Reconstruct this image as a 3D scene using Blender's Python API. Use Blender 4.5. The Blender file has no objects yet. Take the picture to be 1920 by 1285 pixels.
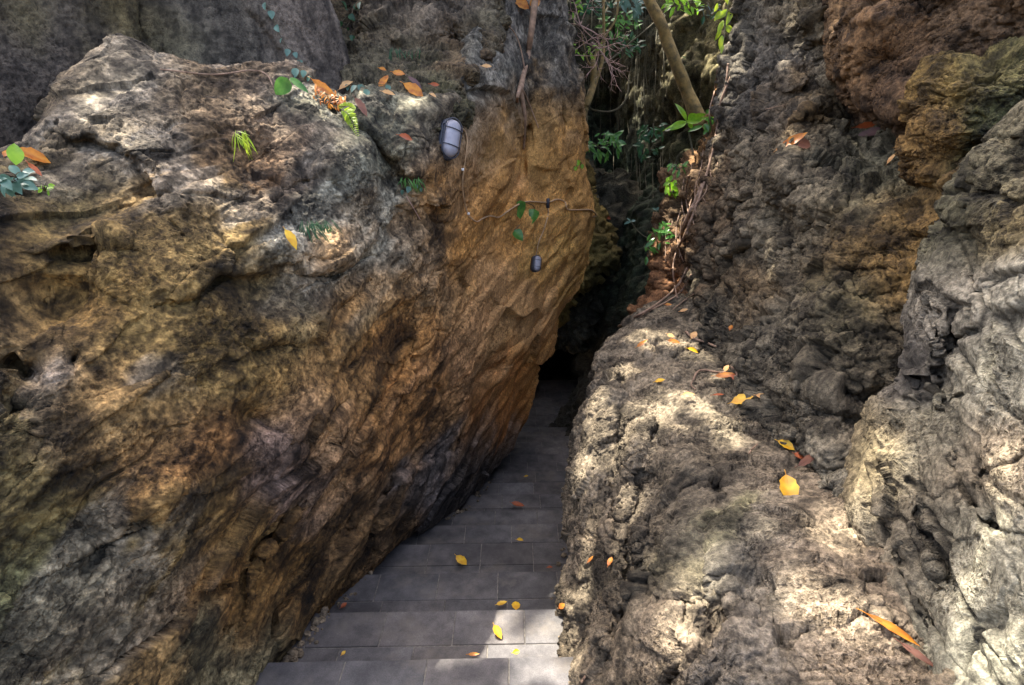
import bpy, math, random, time
import numpy as np
from mathutils import Vector, Matrix
T00 = time.time()
random.seed(7)
RNG = np.random.default_rng(11)
sc = bpy.context.scene
col = sc.collection

# ------------------------------------------------------------------ camera model
F = 1067.0; CU, CV = 960.0, 642.5
PITCH = math.radians(20.0)
CAM = np.array([0.0, 0.0, 1.63])
RIGHT = np.array([1.0, 0, 0])
UP = np.array([0, math.sin(PITCH), math.cos(PITCH)])
FWD = np.array([0, math.cos(PITCH), -math.sin(PITCH)])


def unproj(u, v, z):
    u = np.asarray(u, float); v = np.asarray(v, float); z = np.asarray(z, float)
    x = (u - CU) / F; y = -(v - CV) / F
    d = x[..., None] * RIGHT + y[..., None] * UP + FWD
    return CAM + z[..., None] * d


def proj(P):
    d = P - CAM
    z = d @ FWD
    zz = np.where(np.abs(z) < 1e-4, 1e-4, z)
    return CU + F * (d @ RIGHT) / zz, CV - F * (d @ UP) / zz, z


def zH(v, H):           # depth of a point H metres below the eye seen at row v
    return H / (math.sin(PITCH) + math.cos(PITCH) * (v - CV) / F)


# ------------------------------------------------------------------ noise
_p = np.random.default_rng(3).permutation(256).astype(np.int32)
PERM = np.concatenate([_p, _p, _p])
_g = np.random.default_rng(5).normal(size=(256, 3)); _g /= np.linalg.norm(_g, axis=1)[:, None]
GRAD = _g.astype(np.float32)
RND3 = np.random.default_rng(9).random((256, 3)).astype(np.float32)


def perlin(p):
    p = p.astype(np.float32)
    i = np.floor(p).astype(np.int32)
    f = p - i
    i &= 255
    w = f * f * f * (f * (f * 6 - 15) + 10)
    out = 0
    for dx in (0, 1):
        wx = w[:, 0] if dx else 1 - w[:, 0]
        a = PERM[i[:, 0] + dx]
        for dy in (0, 1):
            wy = w[:, 1] if dy else 1 - w[:, 1]
            b = PERM[a + i[:, 1] + dy]
            for dz in (0, 1):
                wz = w[:, 2] if dz else 1 - w[:, 2]
                g = GRAD[PERM[b + i[:, 2] + dz]]
                out = out + wx * wy * wz * (g[:, 0] * (f[:, 0] - dx) + g[:, 1] * (f[:, 1] - dy) + g[:, 2] * (f[:, 2] - dz))
    return out * 1.5


from concurrent.futures import ThreadPoolExecutor
POOL = ThreadPoolExecutor(4)

def par(fn):
    def run(p, *a, **k):
        if len(p) < 20000: return fn(p, *a, **k)
        r = list(POOL.map(lambda q: fn(q, *a, **k), np.array_split(p, 16)))
        if isinstance(r[0], tuple): return tuple(np.concatenate(x) for x in zip(*r))
        return np.concatenate(r)
    return run


def fbm(p, n=4, lac=2.03, gain=.5):
    a = 1.0; s = 0; q = p
    for k in range(n):
        s = s + a * perlin(q)
        q = q * lac + 17.3; a *= gain
    return s


def ridged(p, n=3, lac=2.1, gain=.5):
    a = 1.0; s = 0; q = p
    for k in range(n):
        s = s + a * (1 - 2 * np.abs(perlin(q)))
        q = q * lac + 9.1; a *= gain
    return s


def worley(p):
    p = p.astype(np.float32)
    i = np.floor(p).astype(np.int32); f = p - i
    f1 = np.full(len(p), 9, np.float32); f2 = f1.copy()
    for dx in (-1, 0, 1):
        for dy in (-1, 0, 1):
            for dz in (-1, 0, 1):
                h = PERM[PERM[PERM[(i[:, 0] + dx) & 255] + ((i[:, 1] + dy) & 255)] + ((i[:, 2] + dz) & 255)]
                r = RND3[h]
                d = (r[:, 0] + dx - f[:, 0])**2 + (r[:, 1] + dy - f[:, 1])**2 + (r[:, 2] + dz - f[:, 2])**2
                f2 = np.minimum(f2, np.maximum(f1, d)); f1 = np.minimum(f1, d)
    return np.sqrt(f1), np.sqrt(f2)


def facet(p):
    """broken blocks: every cell gets its own level and tilt, edges stay sharp"""
    p = p.astype(np.float32)
    i = np.floor(p).astype(np.int32); f = p - i
    best = np.full(len(p), 9, np.float32); out = np.zeros(len(p), np.float32)
    for dx in (-1, 0, 1):
        for dy in (-1, 0, 1):
            for dz in (-1, 0, 1):
                h = PERM[PERM[PERM[(i[:, 0] + dx) & 255] + ((i[:, 1] + dy) & 255)] + ((i[:, 2] + dz) & 255)]
                r = RND3[h]; o = np.stack([f[:, 0] - r[:, 0] - dx, f[:, 1] - r[:, 1] - dy, f[:, 2] - r[:, 2] - dz], -1)
                d = (o * o).sum(1); m = d < best
                g = GRAD[(h * 7 + 13) & 255]
                out = np.where(m, (r[:, 1] - .5) + 1.1 * (o * g).sum(1), out); best = np.where(m, d, best)
    return out


perlin = par(perlin); worley = par(worley); facet = par(facet); fbm_ = fbm; ridged_ = ridged


def sstep(a, b, x):
    t = np.clip((x - a) / (b - a), 0, 1)
    return t * t * (3 - 2 * t)


# ------------------------------------------------------------------ tagging / mesh helpers
def tag(o, label=None, cat=None, group=None, kind=None):
    if label: o['label'] = label
    if cat: o['category'] = cat
    if group: o['group'] = group
    if kind: o['kind'] = kind
    return o


def lin(c):
    c = np.asarray(c, float) / 255.0
    return np.where(c <= .04045, c / 12.92, ((c + .055) / 1.055)**2.4)


def grid_faces(nr, nc):
    idx = np.arange(nr * nc).reshape(nr, nc)
    return np.stack([idx[:-1, :-1], idx[:-1, 1:], idx[1:, 1:], idx[1:, :-1]], -1).reshape(-1, 4)


def np_mesh(name, V, Fq, mat, color=None, smooth=True, parent=None, matidx=None):
    me = bpy.data.meshes.new(name)
    V = np.ascontiguousarray(V, np.float32); Fq = np.ascontiguousarray(Fq, np.int32)
    k = Fq.shape[1]
    me.vertices.add(len(V)); me.vertices.foreach_set('co', V.ravel())
    me.loops.add(Fq.size); me.loops.foreach_set('vertex_index', Fq.ravel())
    me.polygons.add(len(Fq))
    me.polygons.foreach_set('loop_start', np.arange(0, Fq.size, k, dtype=np.int32))
    me.polygons.foreach_set('use_smooth', np.full(len(Fq), smooth, bool))
    if color is not None:
        a = me.color_attributes.new('Col', 'FLOAT_COLOR', 'POINT')
        c4 = np.ones((len(V), 4), np.float32); c4[:, :3] = color
        a.data.foreach_set('color', c4.ravel())
    me.update(calc_edges=True); me.validate()
    me.materials.append(mat)
    o = bpy.data.objects.new(name, me); col.objects.link(o)
    if parent: o.parent = parent
    return o


class MB:
    """collects simple geometry into one mesh"""
    def __init__(s): s.v = []; s.f = []; s.c = []

    def quadgrid(s, P, c=(1, 1, 1)):
        nr, nc = P.shape[:2]; b = len(s.v)
        s.v += [tuple(x) for x in P.reshape(-1, 3)]; s.c += [c] * (nr * nc)
        for i in range(nr - 1):
            for j in range(nc - 1):
                s.f.append((b + i * nc + j, b + i * nc + j + 1, b + (i + 1) * nc + j + 1, b + (i + 1) * nc + j))

    def tube(s, pts, radii, n=7, c=(1, 1, 1), cap=True):
        pts = [Vector(p) for p in pts]; b = len(s.v); m = len(pts)
        ref = Vector((0.31, 0.2, 0.93))
        for i, p in enumerate(pts):
            t = (pts[min(i + 1, m - 1)] - pts[max(i - 1, 0)])
            if t.length < 1e-9: t = Vector((0, 0, 1))
            t.normalize()
            x = t.cross(ref)
            if x.length < .1: x = t.cross(Vector((1, 0, 0)))
            x.normalize(); y = t.cross(x)
            for k in range(n):
                a = 2 * math.pi * k / n
                s.v.append(tuple(p + (x * math.cos(a) + y * math.sin(a)) * radii[i])); s.c.append(c)
        for i in range(m - 1):
            for k in range(n):
                k2 = (k + 1) % n
                s.f.append((b + i * n + k, b + i * n + k2, b + (i + 1) * n + k2, b + (i + 1) * n + k))
        if cap:
            s.f.append(tuple(b + k for k in range(n))[::-1]); s.f.append(tuple(b + (m - 1) * n + k for k in range(n)))

    def box(s, x0, x1, y0, y1, z0, z1, bev=0.0, c=(1, 1, 1), sk=0.0):
        b = len(s.v); e = bev
        def P(x, y, z): s.v.append((x, y + sk * x, z)); s.c.append(c)
        for z, i in ((z0, 0), (z1 - e, 0), (z1, e)):
            P(x0 + i, y0 + i, z); P(x1 - i, y0 + i, z); P(x1 - i, y1 - i, z); P(x0 + i, y1 - i, z)
        for r in (0, 4):
            for k in range(4):
                k2 = (k + 1) % 4
                s.f.append((b + r + k, b + r + k2, b + r + 4 + k2, b + r + 4 + k))
        s.f.append((b + 8, b + 9, b + 10, b + 11)); s.f.append((b + 3, b + 2, b + 1, b))

    def build(s, name, mat, parent=None, smooth=True):
        me = bpy.data.meshes.new(name); me.from_pydata(s.v, [], s.f)
        a = me.color_attributes.new('Col', 'FLOAT_COLOR', 'POINT')
        a.data.foreach_set('color', np.concatenate([np.array(s.c, np.float32), np.ones((len(s.c), 1), np.float32)], 1).ravel())
        me.polygons.foreach_set('use_smooth', [smooth] * len(me.polygons))
        me.update(); me.materials.append(mat)
        o = bpy.data.objects.new(name, me); col.objects.link(o)
        if parent: o.parent = parent
        return o


def spline(pts, n):
    """Catmull-Rom through points"""
    P = np.array(pts, float)
    if len(P) == 2: 
        t = np.linspace(0, 1, n)[:, None]; return P[0] * (1 - t) + P[1] * t
    Q = np.vstack([2 * P[0] - P[1], P, 2 * P[-1] - P[-2]])
    out = []
    for t in np.linspace(0, len(P) - 1 - 1e-6, n):
        i = int(t); f = t - i
        a, b, c, d = Q[i:i + 4]
        out.append(.5 * ((2 * b) + (c - a) * f + (2 * a - 5 * b + 4 * c - d) * f * f + (3 * b - a - 3 * c + d) * f**3))
    return np.array(out)


# ------------------------------------------------------------------ materials
def newmat(name):
    m = bpy.data.materials.new(name); m.use_nodes = True
    nt = m.node_tree; nt.nodes.clear()
    return m, nt


def N(nt, t, **kw):
    n = nt.nodes.new(t)
    for k, v in kw.items():
        if hasattr(n, k): setattr(n, k, v)
        else: n.inputs[k.replace('_', ' ')].default_value = v
    return n


def mat_rock(name, rough=.92, bump=.5, s1=70, s2=230, var=.55, spec=.25, pits=1.0):
    m, nt = newmat(name); L = nt.links.new
    out = N(nt, 'ShaderNodeOutputMaterial'); bs = N(nt, 'ShaderNodeBsdfPrincipled', Roughness=rough)
    bs.inputs['Specular IOR Level'].default_value = spec
    at = N(nt, 'ShaderNodeAttribute', attribute_name='Col'); tc = N(nt, 'ShaderNodeTexCoord')
    n1 = N(nt, 'ShaderNodeTexNoise', Scale=s1, Detail=6.0, Roughness=.65); L(tc.outputs['Object'], n1.inputs['Vector'])
    n2 = N(nt, 'ShaderNodeTexNoise', Scale=s2, Detail=4.0, Roughness=.7); L(tc.outputs['Object'], n2.inputs['Vector'])
    mr = N(nt, 'ShaderNodeMapRange'); L(n1.outputs['Fac'], mr.inputs['Value'])
    mr.inputs['From Min'].default_value = .36; mr.inputs['From Max'].default_value = .64
    mr.inputs['To Min'].default_value = 1 - var; mr.inputs['To Max'].default_value = 1 + var * .8
    hs = N(nt, 'ShaderNodeMixRGB', blend_type='MULTIPLY'); hs.inputs['Fac'].default_value = 1
    L(at.outputs['Color'], hs.inputs['Color1']); L(mr.outputs['Result'], hs.inputs['Color2'])
    mr2 = N(nt, 'ShaderNodeMapRange'); L(n2.outputs['Fac'], mr2.inputs['Value'])
    mr2.inputs['From Min'].default_value = .36; mr2.inputs['From Max'].default_value = .64
    mr2.inputs['To Min'].default_value = 1 - var * .6; mr2.inputs['To Max'].default_value = 1 + var * .5
    h2 = N(nt, 'ShaderNodeMixRGB', blend_type='MULTIPLY'); h2.inputs['Fac'].default_value = 1
    L(hs.outputs[0], h2.inputs['Color1']); L(mr2.outputs['Result'], h2.inputs['Color2'])
    # pits and specks: patchy voronoi dots, bump holes with shade painted into the colour
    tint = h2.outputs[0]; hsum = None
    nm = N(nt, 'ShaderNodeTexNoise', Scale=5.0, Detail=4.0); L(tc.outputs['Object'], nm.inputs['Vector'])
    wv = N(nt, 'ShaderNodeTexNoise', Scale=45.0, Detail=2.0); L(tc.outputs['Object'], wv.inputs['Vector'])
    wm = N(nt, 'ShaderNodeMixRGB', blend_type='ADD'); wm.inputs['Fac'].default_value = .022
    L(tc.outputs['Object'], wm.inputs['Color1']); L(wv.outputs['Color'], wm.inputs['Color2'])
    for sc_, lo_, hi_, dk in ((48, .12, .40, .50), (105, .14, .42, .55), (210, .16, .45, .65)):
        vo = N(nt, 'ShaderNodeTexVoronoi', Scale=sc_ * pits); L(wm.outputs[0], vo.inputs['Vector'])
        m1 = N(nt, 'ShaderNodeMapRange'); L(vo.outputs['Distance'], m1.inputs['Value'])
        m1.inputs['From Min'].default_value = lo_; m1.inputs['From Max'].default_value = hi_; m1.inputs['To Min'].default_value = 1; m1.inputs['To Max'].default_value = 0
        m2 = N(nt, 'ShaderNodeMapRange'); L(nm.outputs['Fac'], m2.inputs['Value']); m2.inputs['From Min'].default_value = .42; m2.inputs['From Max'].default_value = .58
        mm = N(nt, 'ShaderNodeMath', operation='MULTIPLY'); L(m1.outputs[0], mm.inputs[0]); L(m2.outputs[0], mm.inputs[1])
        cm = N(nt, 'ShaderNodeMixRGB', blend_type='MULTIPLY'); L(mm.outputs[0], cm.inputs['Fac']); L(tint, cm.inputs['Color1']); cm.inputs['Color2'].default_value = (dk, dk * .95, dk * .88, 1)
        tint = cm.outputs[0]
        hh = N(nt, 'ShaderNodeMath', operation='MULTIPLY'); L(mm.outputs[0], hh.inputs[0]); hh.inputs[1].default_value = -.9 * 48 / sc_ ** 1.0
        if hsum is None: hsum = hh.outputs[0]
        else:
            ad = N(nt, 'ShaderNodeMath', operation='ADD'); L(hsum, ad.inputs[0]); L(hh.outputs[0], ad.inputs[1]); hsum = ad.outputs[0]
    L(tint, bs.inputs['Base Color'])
    add = N(nt, 'ShaderNodeMath', operation='ADD'); L(n1.outputs['Fac'], add.inputs[0])
    ml = N(nt, 'ShaderNodeMath', operation='MULTIPLY'); L(n2.outputs['Fac'], ml.inputs[0]); ml.inputs[1].default_value = .45
    L(ml.outputs[0], add.inputs[1])
    ad = N(nt, 'ShaderNodeMath', operation='ADD'); L(add.outputs[0], ad.inputs[0]); L(hsum, ad.inputs[1])
    bp = N(nt, 'ShaderNodeBump', Strength=bump, Distance=.012); L(ad.outputs[0], bp.inputs['Height'])
    L(bp.outputs[0], bs.inputs['Normal']); L(bs.outputs[0], out.inputs['Surface'])
    return m


def mat_leaf(name, c, c2=None, trans=.45, rough=.45, scale=30, spots=None):
    m, nt = newmat(name); L = nt.links.new
    out = N(nt, 'ShaderNodeOutputMaterial'); bs = N(nt, 'ShaderNodeBsdfPrincipled', Roughness=rough)
    bs.inputs['Specular IOR Level'].default_value = .4
    tc = N(nt, 'ShaderNodeTexCoord'); n1 = N(nt, 'ShaderNodeTexNoise', Scale=scale, Detail=5.0); L(tc.outputs['Object'], n1.inputs['Vector'])
    cr = N(nt, 'ShaderNodeValToRGB'); L(n1.outputs['Fac'], cr.inputs['Fac'])
    cr.color_ramp.elements[0].position = .35; cr.color_ramp.elements[1].position = .65
    cr.color_ramp.elements[0].color = (*lin(c), 1); cr.color_ramp.elements[1].color = (*lin(c2 or c), 1)
    if spots:
        e = cr.color_ramp.elements.new(.30); e.color = (*lin(spots), 1)
    tr = N(nt, 'ShaderNodeBsdfTranslucent'); mx = N(nt, 'ShaderNodeMixShader'); mx.inputs[0].default_value = trans
    L(cr.outputs[0], bs.inputs['Base Color']); L(cr.outputs[0], tr.inputs['Color'])
    L(bs.outputs[0], mx.inputs[1]); L(tr.outputs[0], mx.inputs[2]); L(mx.outputs[0], out.inputs['Surface'])
    return m


def mat_plain(name, c, c2=None, rough=.6, scale=40, bump=.2, metal=0.0, dist=.003, attr=False):
    m, nt = newmat(name); L = nt.links.new
    out = N(nt, 'ShaderNodeOutputMaterial'); bs = N(nt, 'ShaderNodeBsdfPrincipled', Roughness=rough, Metallic=metal)
    tc = N(nt, 'ShaderNodeTexCoord'); n1 = N(nt, 'ShaderNodeTexNoise', Scale=scale, Detail=6.0, Roughness=.6); L(tc.outputs['Object'], n1.inputs['Vector'])
    cr = N(nt, 'ShaderNodeValToRGB'); L(n1.outputs['Fac'], cr.inputs['Fac'])
    cr.color_ramp.elements[0].position = .35; cr.color_ramp.elements[1].position = .65
    cr.color_ramp.elements[0].color = (*lin(c), 1); cr.color_ramp.elements[1].color = (*lin(c2 or c), 1)
    src = cr.outputs[0]
    if attr:
        at = N(nt, 'ShaderNodeAttribute', attribute_name='Col')
        mu = N(nt, 'ShaderNodeMixRGB', blend_type='MULTIPLY'); mu.inputs['Fac'].default_value = 1
        L(src, mu.inputs['Color1']); L(at.outputs['Color'], mu.inputs['Color2']); src = mu.outputs[0]
    L(src, bs.inputs['Base Color'])
    bp = N(nt, 'ShaderNodeBump', Strength=bump, Distance=dist); L(n1.outputs['Fac'], bp.inputs['Height']); L(bp.outputs[0], bs.inputs['Normal'])
    L(bs.outputs[0], out.inputs['Surface'])
    return m


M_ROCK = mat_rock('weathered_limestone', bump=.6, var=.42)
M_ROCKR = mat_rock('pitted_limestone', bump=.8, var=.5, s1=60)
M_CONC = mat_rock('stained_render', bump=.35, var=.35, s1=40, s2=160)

# ------------------------------------------------------------------ rock surfaces
def tps(ctrl):
    c = np.array(ctrl, float); X = c[:, :2] / 1000; y = 1 / c[:, 2]
    n = len(X)
    def K(A, B):
        d2 = ((A[:, None] - B[None])**2).sum(-1)
        return .5 * d2 * np.log(d2 + 1e-9)
    A = np.zeros((n + 3, n + 3)); A[:n, :n] = K(X, X) + np.eye(n) * 2e-3
    A[:n, n] = 1; A[:n, n + 1:] = X; A[n, :n] = 1; A[n + 1:, :n] = X.T
    w = np.linalg.solve(A, np.concatenate([y, [0, 0, 0]]))
    def ev(u, v):
        Q = np.stack([u.ravel(), v.ravel()], -1) / 1000
        r = w[n] + Q @ w[n + 1:]
        for k in range(n):
            d2 = ((Q - X[k])**2).sum(-1)
            r = r + w[k] * .5 * d2 * np.log(d2 + 1e-9)
        return (1 / np.clip(r, .05, 3)).reshape(u.shape)
    return ev


def poly_dist(u, v, pts):
    """distance in px to polyline and which side (positive = right/below when walking along)"""
    best = np.full(u.shape, 1e9); side = np.zeros(u.shape); par = np.zeros(u.shape)
    m = len(pts) - 1
    for k in range(m):
        ax, ay = pts[k]; bx, by = pts[k + 1]
        dx, dy = bx - ax, by - ay; l2 = dx * dx + dy * dy
        t = np.clip(((u - ax) * dx + (v - ay) * dy) / l2, 0, 1)
        ex = u - (ax + t * dx); ey = v - (ay + t * dy)
        d = np.hypot(ex, ey); s = np.sign(dx * (v - ay) - dy * (u - ax))
        m_ = d < best
        best = np.where(m_, d, best); side = np.where(m_, s, side); par = np.where(m_, (k + t) / m, par)
    return best, side, par


def curve(tab):
    a = np.array(sorted(tab), float)
    return lambda x: np.interp(x, a[:, 0], a[:, 1])


def normals(P):
    du = np.gradient(P, axis=1); dv = np.gradient(P, axis=0)
    n = np.cross(du, dv); l = np.linalg.norm(n, axis=-1, keepdims=True)
    return n / np.maximum(l, 1e-9)


def smooth_n(n, k=2):
    for _ in range(k):
        p = np.pad(n, ((1, 1), (1, 1), (0, 0)), mode='edge')
        n = (p[:-2, 1:-1] + p[2:, 1:-1] + p[1:-1, :-2] + p[1:-1, 2:] + 2 * p[1:-1, 1:-1]) / 6
    return n / np.maximum(np.linalg.norm(n, axis=-1, keepdims=True), 1e-9)


class Layer:
    def __init__(s, uL, uR, vT, vB, step, ctrl, bumps=(), creases=(), cracks=(), wrap='', rnd=None, wl=.6, ext=None):
        fuL, fuR, fvT, fvB = [curve(x) if isinstance(x, list) else (lambda q, c=x: np.full_like(q, c)) for x in (uL, uR, vT, vB)]
        vs = np.linspace(0, 1, 50); 
        allv = [p[0] for p in uL] if isinstance(uL, list) else []
        nu = nv = None
        # size estimate
        vt = fvT(np.linspace(-500, 2500, 60)); vb = fvB(np.linspace(-500, 2500, 60))
        hv = (vb - vt).max(); vv = np.linspace(vt.min(), vb.max(), 60); wu = (fuR(vv) - fuL(vv)).max()
        nu = int(wu / step) + 2; nv = int(hv / step) + 2
        S, Tt = np.meshgrid(np.linspace(0, 1, nu), np.linspace(0, 1, nv))
        V = vt.min() + (vb.max() - vt.min()) * Tt
        for _ in range(12):
            U = fuL(V) + (fuR(V) - fuL(V)) * S
            V = .5 * V + .5 * (fvT(U) + (fvB(U) - fvT(U)) * Tt)
        Z = tps(ctrl)(U, V)
        for (bu, bv, ru, rv, rot, amp) in bumps:
            c, sn = math.cos(math.radians(rot)), math.sin(math.radians(rot))
            x = (U - bu) * c + (V - bv) * sn; y = -(U - bu) * sn + (V - bv) * c
            Z = Z + amp * np.exp(-((x / ru)**2 + (y / rv)**2))
        wob = 14 * fbm(np.stack([U.ravel() / 90, V.ravel() / 90, 0 * U.ravel() + 3], -1), 3).reshape(U.shape)
        wob2 = 14 * fbm(np.stack([U.ravel() / 90, V.ravel() / 90, 0 * U.ravel() + 30], -1), 3).reshape(U.shape)
        for (pts, up, dn, w) in creases:       # lip: proud on one side, undercut on the other
            d, sd, par = poly_dist(U + wob, V + wob2, pts)
            fade = sstep(0, .15, par) * (1 - sstep(.85, 1, par)) * .8 + .2
            tt = sstep(-9, 9, sd * d)
            Z = Z + (tt * .8 * dn * np.exp(-d / w) - (1 - tt) * up * np.exp(-d / (w * 1.6))) * fade
        s.crackd = np.full(U.shape, 1e3)
        for (pts, dep, w) in cracks:
            d, sd, par = poly_dist(U + .6 * wob, V + .6 * wob2, pts)
            fade = 1 - sstep(.8, 1, par)
            Z = Z + dep * np.exp(-(d / w)**2) * fade
            s.crackd = np.minimum(s.crackd, d / w)
        rnd = rnd or {}
        for side, (R, amt) in rnd.items():
            d = {'L': U - fuL(V), 'R': fuR(V) - U, 'T': V - fvT(U), 'B': fvB(U) - V}[side]
            q = np.clip(1 - d / R, 0, .97)
            Z = Z + amt * (1 - np.sqrt(np.maximum(1 - q * q, 0)))
        P = unproj(U, V, Z)
        # even out the spacing so that steep flanks get as many points as flat faces
        def even(A, ax, Zw):
            if ax == 0: A = A.transpose(1, 0, 2); Zw = Zw.T
            dl = np.linalg.norm(np.diff(A[..., :3], axis=1), axis=-1) * F / np.maximum(.5 * (Zw[:, 1:] + Zw[:, :-1]), .3)
            dp = np.hypot(np.diff(A[..., 3], axis=1), np.diff(A[..., 4], axis=1))
            w = .55 * np.minimum(dl, 60) + .45 * dp
            k = 9; w = np.apply_along_axis(lambda q: np.convolve(np.pad(q, k, mode='edge'), np.ones(2 * k + 1) / (2 * k + 1), 'valid'), 0, w)
            c = np.concatenate([np.zeros((len(w), 1)), np.cumsum(w, axis=1)], 1); n = c.shape[1]; out = np.empty_like(A); g = np.linspace(0, 1, n)
            for r in range(len(A)):
                x = g * c[r, -1]; j = np.clip(np.searchsorted(c[r], x, 'right') - 1, 0, n - 2)
                f = ((x - c[r, j]) / np.maximum(c[r, j + 1] - c[r, j], 1e-9))[:, None]
                out[r] = A[r, j] * (1 - f) + A[r, j + 1] * f
            return out.transpose(1, 0, 2) if ax == 0 else out
        A_ = np.concatenate([P, U[..., None], V[..., None], s.crackd[..., None]], -1)
        A_ = even(A_, 1, (A_[..., :3] - CAM) @ FWD); A_ = even(A_, 0, (A_[..., :3] - CAM) @ FWD)
        P = A_[..., :3].copy(); U = A_[..., 3].copy(); V = A_[..., 4].copy(); s.crackd = A_[..., 5].copy()
        # surfaces carry on round the back of their outline
        WL = wl; m = 46; t = np.linspace(0, 1, m + 1)[1:]
        def wr(E, inw, sd='x'):
            wl = WL.get(sd, .6) if isinstance(WL, dict) else WL
            ray = E - CAM; ray[:, 2] *= .35; ray /= np.linalg.norm(ray, axis=1)[:, None]
            return E[None] + ray[None] * (wl * t**1.1)[:, None, None] + np.array(inw)[None, None] * (wl * .55 * t**1.6)[:, None, None]
        uu, vv2 = U, V
        padL = padR = padT = padB = 0
        if 'L' in wrap:
            e = wr(P[:, 0].copy(), (1, 0, 0), 'L')[::-1].transpose(1, 0, 2); P = np.concatenate([e, P], 1); padL = m
        if 'R' in wrap:
            e = wr(P[:, -1].copy(), (-1, 0, 0), 'R').transpose(1, 0, 2); P = np.concatenate([P, e], 1); padR = m
        for sd, vec in (ext or {}).items():     # the rock runs on past the frame, beside and behind the viewer
            te = np.linspace(0, 1, 61)[1:, None, None]; E = P[:, 0] if sd == 'L' else P[:, -1]
            e = (E[None] + te * np.array(vec)[None, None]).transpose(1, 0, 2)
            if sd == 'L': P = np.concatenate([e[:, ::-1], P], 1); padL += 60
            else: P = np.concatenate([P, e], 1); padR += 60
        if 'T' in wrap:
            e = wr(P[0].copy(), (0, 0, -1), 'T')[::-1]; P = np.concatenate([e, P], 0); padT = m
        if 'B' in wrap:
            e = wr(P[-1].copy(), (0, 0, 1), 'B'); P = np.concatenate([P, e], 0); padB = m
        pad = ((padT, padB), (padL, padR))
        s.U = np.pad(U, pad, mode='edge'); s.V = np.pad(V, pad, mode='edge'); s.crackd = np.pad(s.crackd, pad, mode='edge')
        s.P = P
        n = normals(P); 
        if np.sum(n * (CAM - P)) < 0: s.flip = -1
        else: s.flip = 1

    def displace(s, fn, sm=3):
        n = smooth_n(normals(s.P) * s.flip, sm)
        d = fn(s.P.reshape(-1, 3), s).reshape(s.P.shape[:2])
        s.P = s.P + n * d[..., None]
        return s

    def build(s, name, mat, colfn, parent=None):
        nr, nc = s.P.shape[:2]
        C = colfn(s.P.reshape(-1, 3), s)
        Fq = grid_faces(nr, nc)
        if s.flip > 0: pass
        else: Fq = Fq[:, ::-1]
        o = np_mesh(name, s.P.reshape(-1, 3), Fq, mat, C, parent=parent)
        ZB.append(s.P)
        return o


ZB = []


def palette(s, pts):
    """blend of stain colours given as (u, v, sRGB, radius)"""
    U = s.U.ravel() + s.jit[0]; V = s.V.ravel() + s.jit[1]
    num = 0; den = 1e-6
    for (u, v, c, r) in pts:
        w = np.exp(-((U - u)**2 + (V - v)**2) / (r * r)) + 1e-5
        num = num + w[:, None] * lin(c)[None]; den = den + w
    return num / den[:, None]


def jitter(s, P, amp=70, f=2.6):
    s.jit = (amp * fbm(P * f, 4), amp * fbm(P * f + 40, 4))


def mixc(C, w, c):
    return C * (1 - w[:, None]) + w[:, None] * (c if isinstance(c, np.ndarray) and c.ndim == 2 else lin(c)[None])


def stretchto(P, axis, k):
    """squash coordinates along axis so that noise features run long that way"""
    a = np.array(axis, float); a /= np.linalg.norm(a)
    return P - (P @ a)[:, None] * a[None] * (1 - 1 / k)

# ================================================================== ROCKS
FLOW = unproj(960, 520, 4.4) - unproj(740, 900, 2.68)

# ---- the big leaning slab on the left
def warp(P, f, a, o=0):
    return P + a * np.stack([perlin(P * f + o), perlin(P * f + o + 31), perlin(P * f + o + 67)], -1)

def disp_left(P, s):
    och = sstep(430, 720, s.U.ravel() + .35 * (s.V.ravel() - 500))        # flowstone zone
    Q = stretchto(warp(P, 2.5, .06), FLOW, 3.2)
    d = .045 * fbm(P * 1.5 + 3, 3)
    d += .050 * facet(Q * 3.1 + 4) + (.022 - .010 * och) * facet(Q * 7.5 + 9) * (1 - .7 * sstep(780, 930, s.U.ravel()))
    far = sstep(780, 930, s.U.ravel()) * sstep(120, 260, s.V.ravel())
    d += (.018 + .014 * och) * ridged(Q * 4.2 + 1, 2) * (1 - .4 * far)
    d += .012 * fbm(P * 9, 2)
    return d * .75

def disp_left2(P, s):
    U = s.U.ravel(); V = s.V.ravel()
    och = sstep(430, 720, U + .35 * (V - 500))
    Q = stretchto(warp(P, 8, .02), FLOW, 2.8)
    rough = sstep(-.15, .4, fbm(stretchto(P, FLOW, 2) * 2.6 + 21, 3))        # smooth faces between rough bands
    cell, c2 = worley(Q * 14)
    d = -.020 * (1 - sstep(.10, .42, cell)) * rough
    d += .010 * facet(warp(stretchto(P, FLOW, 1.6), 10, .02) * 17 + 7) * (.3 + .7 * rough) * (1 - .65 * och)
    d += .008 * ridged(stretchto(warp(P, 8, .02), FLOW, 1.6) * 26 + 7, 3) * (.2 + .8 * rough) * (1 - .45 * och)
    d += (.005 * fbm(P * 60, 3) + .0035 * ridged(P * 110, 2)) * (.35 + .65 * rough)
    d += -.010 * (1 - sstep(.1, .45, worley(warp(P, 30, .01) * 44 + 3)[0])) * sstep(-.1, .3, fbm(P * 5 + 4, 2))
    cr = worley(stretchto(warp(P, 4, .08), FLOW, 3.0) * 4.2 + 50)
    d += -.022 * (1 - sstep(.0, .05, cr[1] - cr[0])) * sstep(0, .3, fbm(P * 2 + 90, 2))
    far = sstep(780, 930, U) * sstep(120, 260, V)
    return d * (1 - .5 * far) * .68

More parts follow.
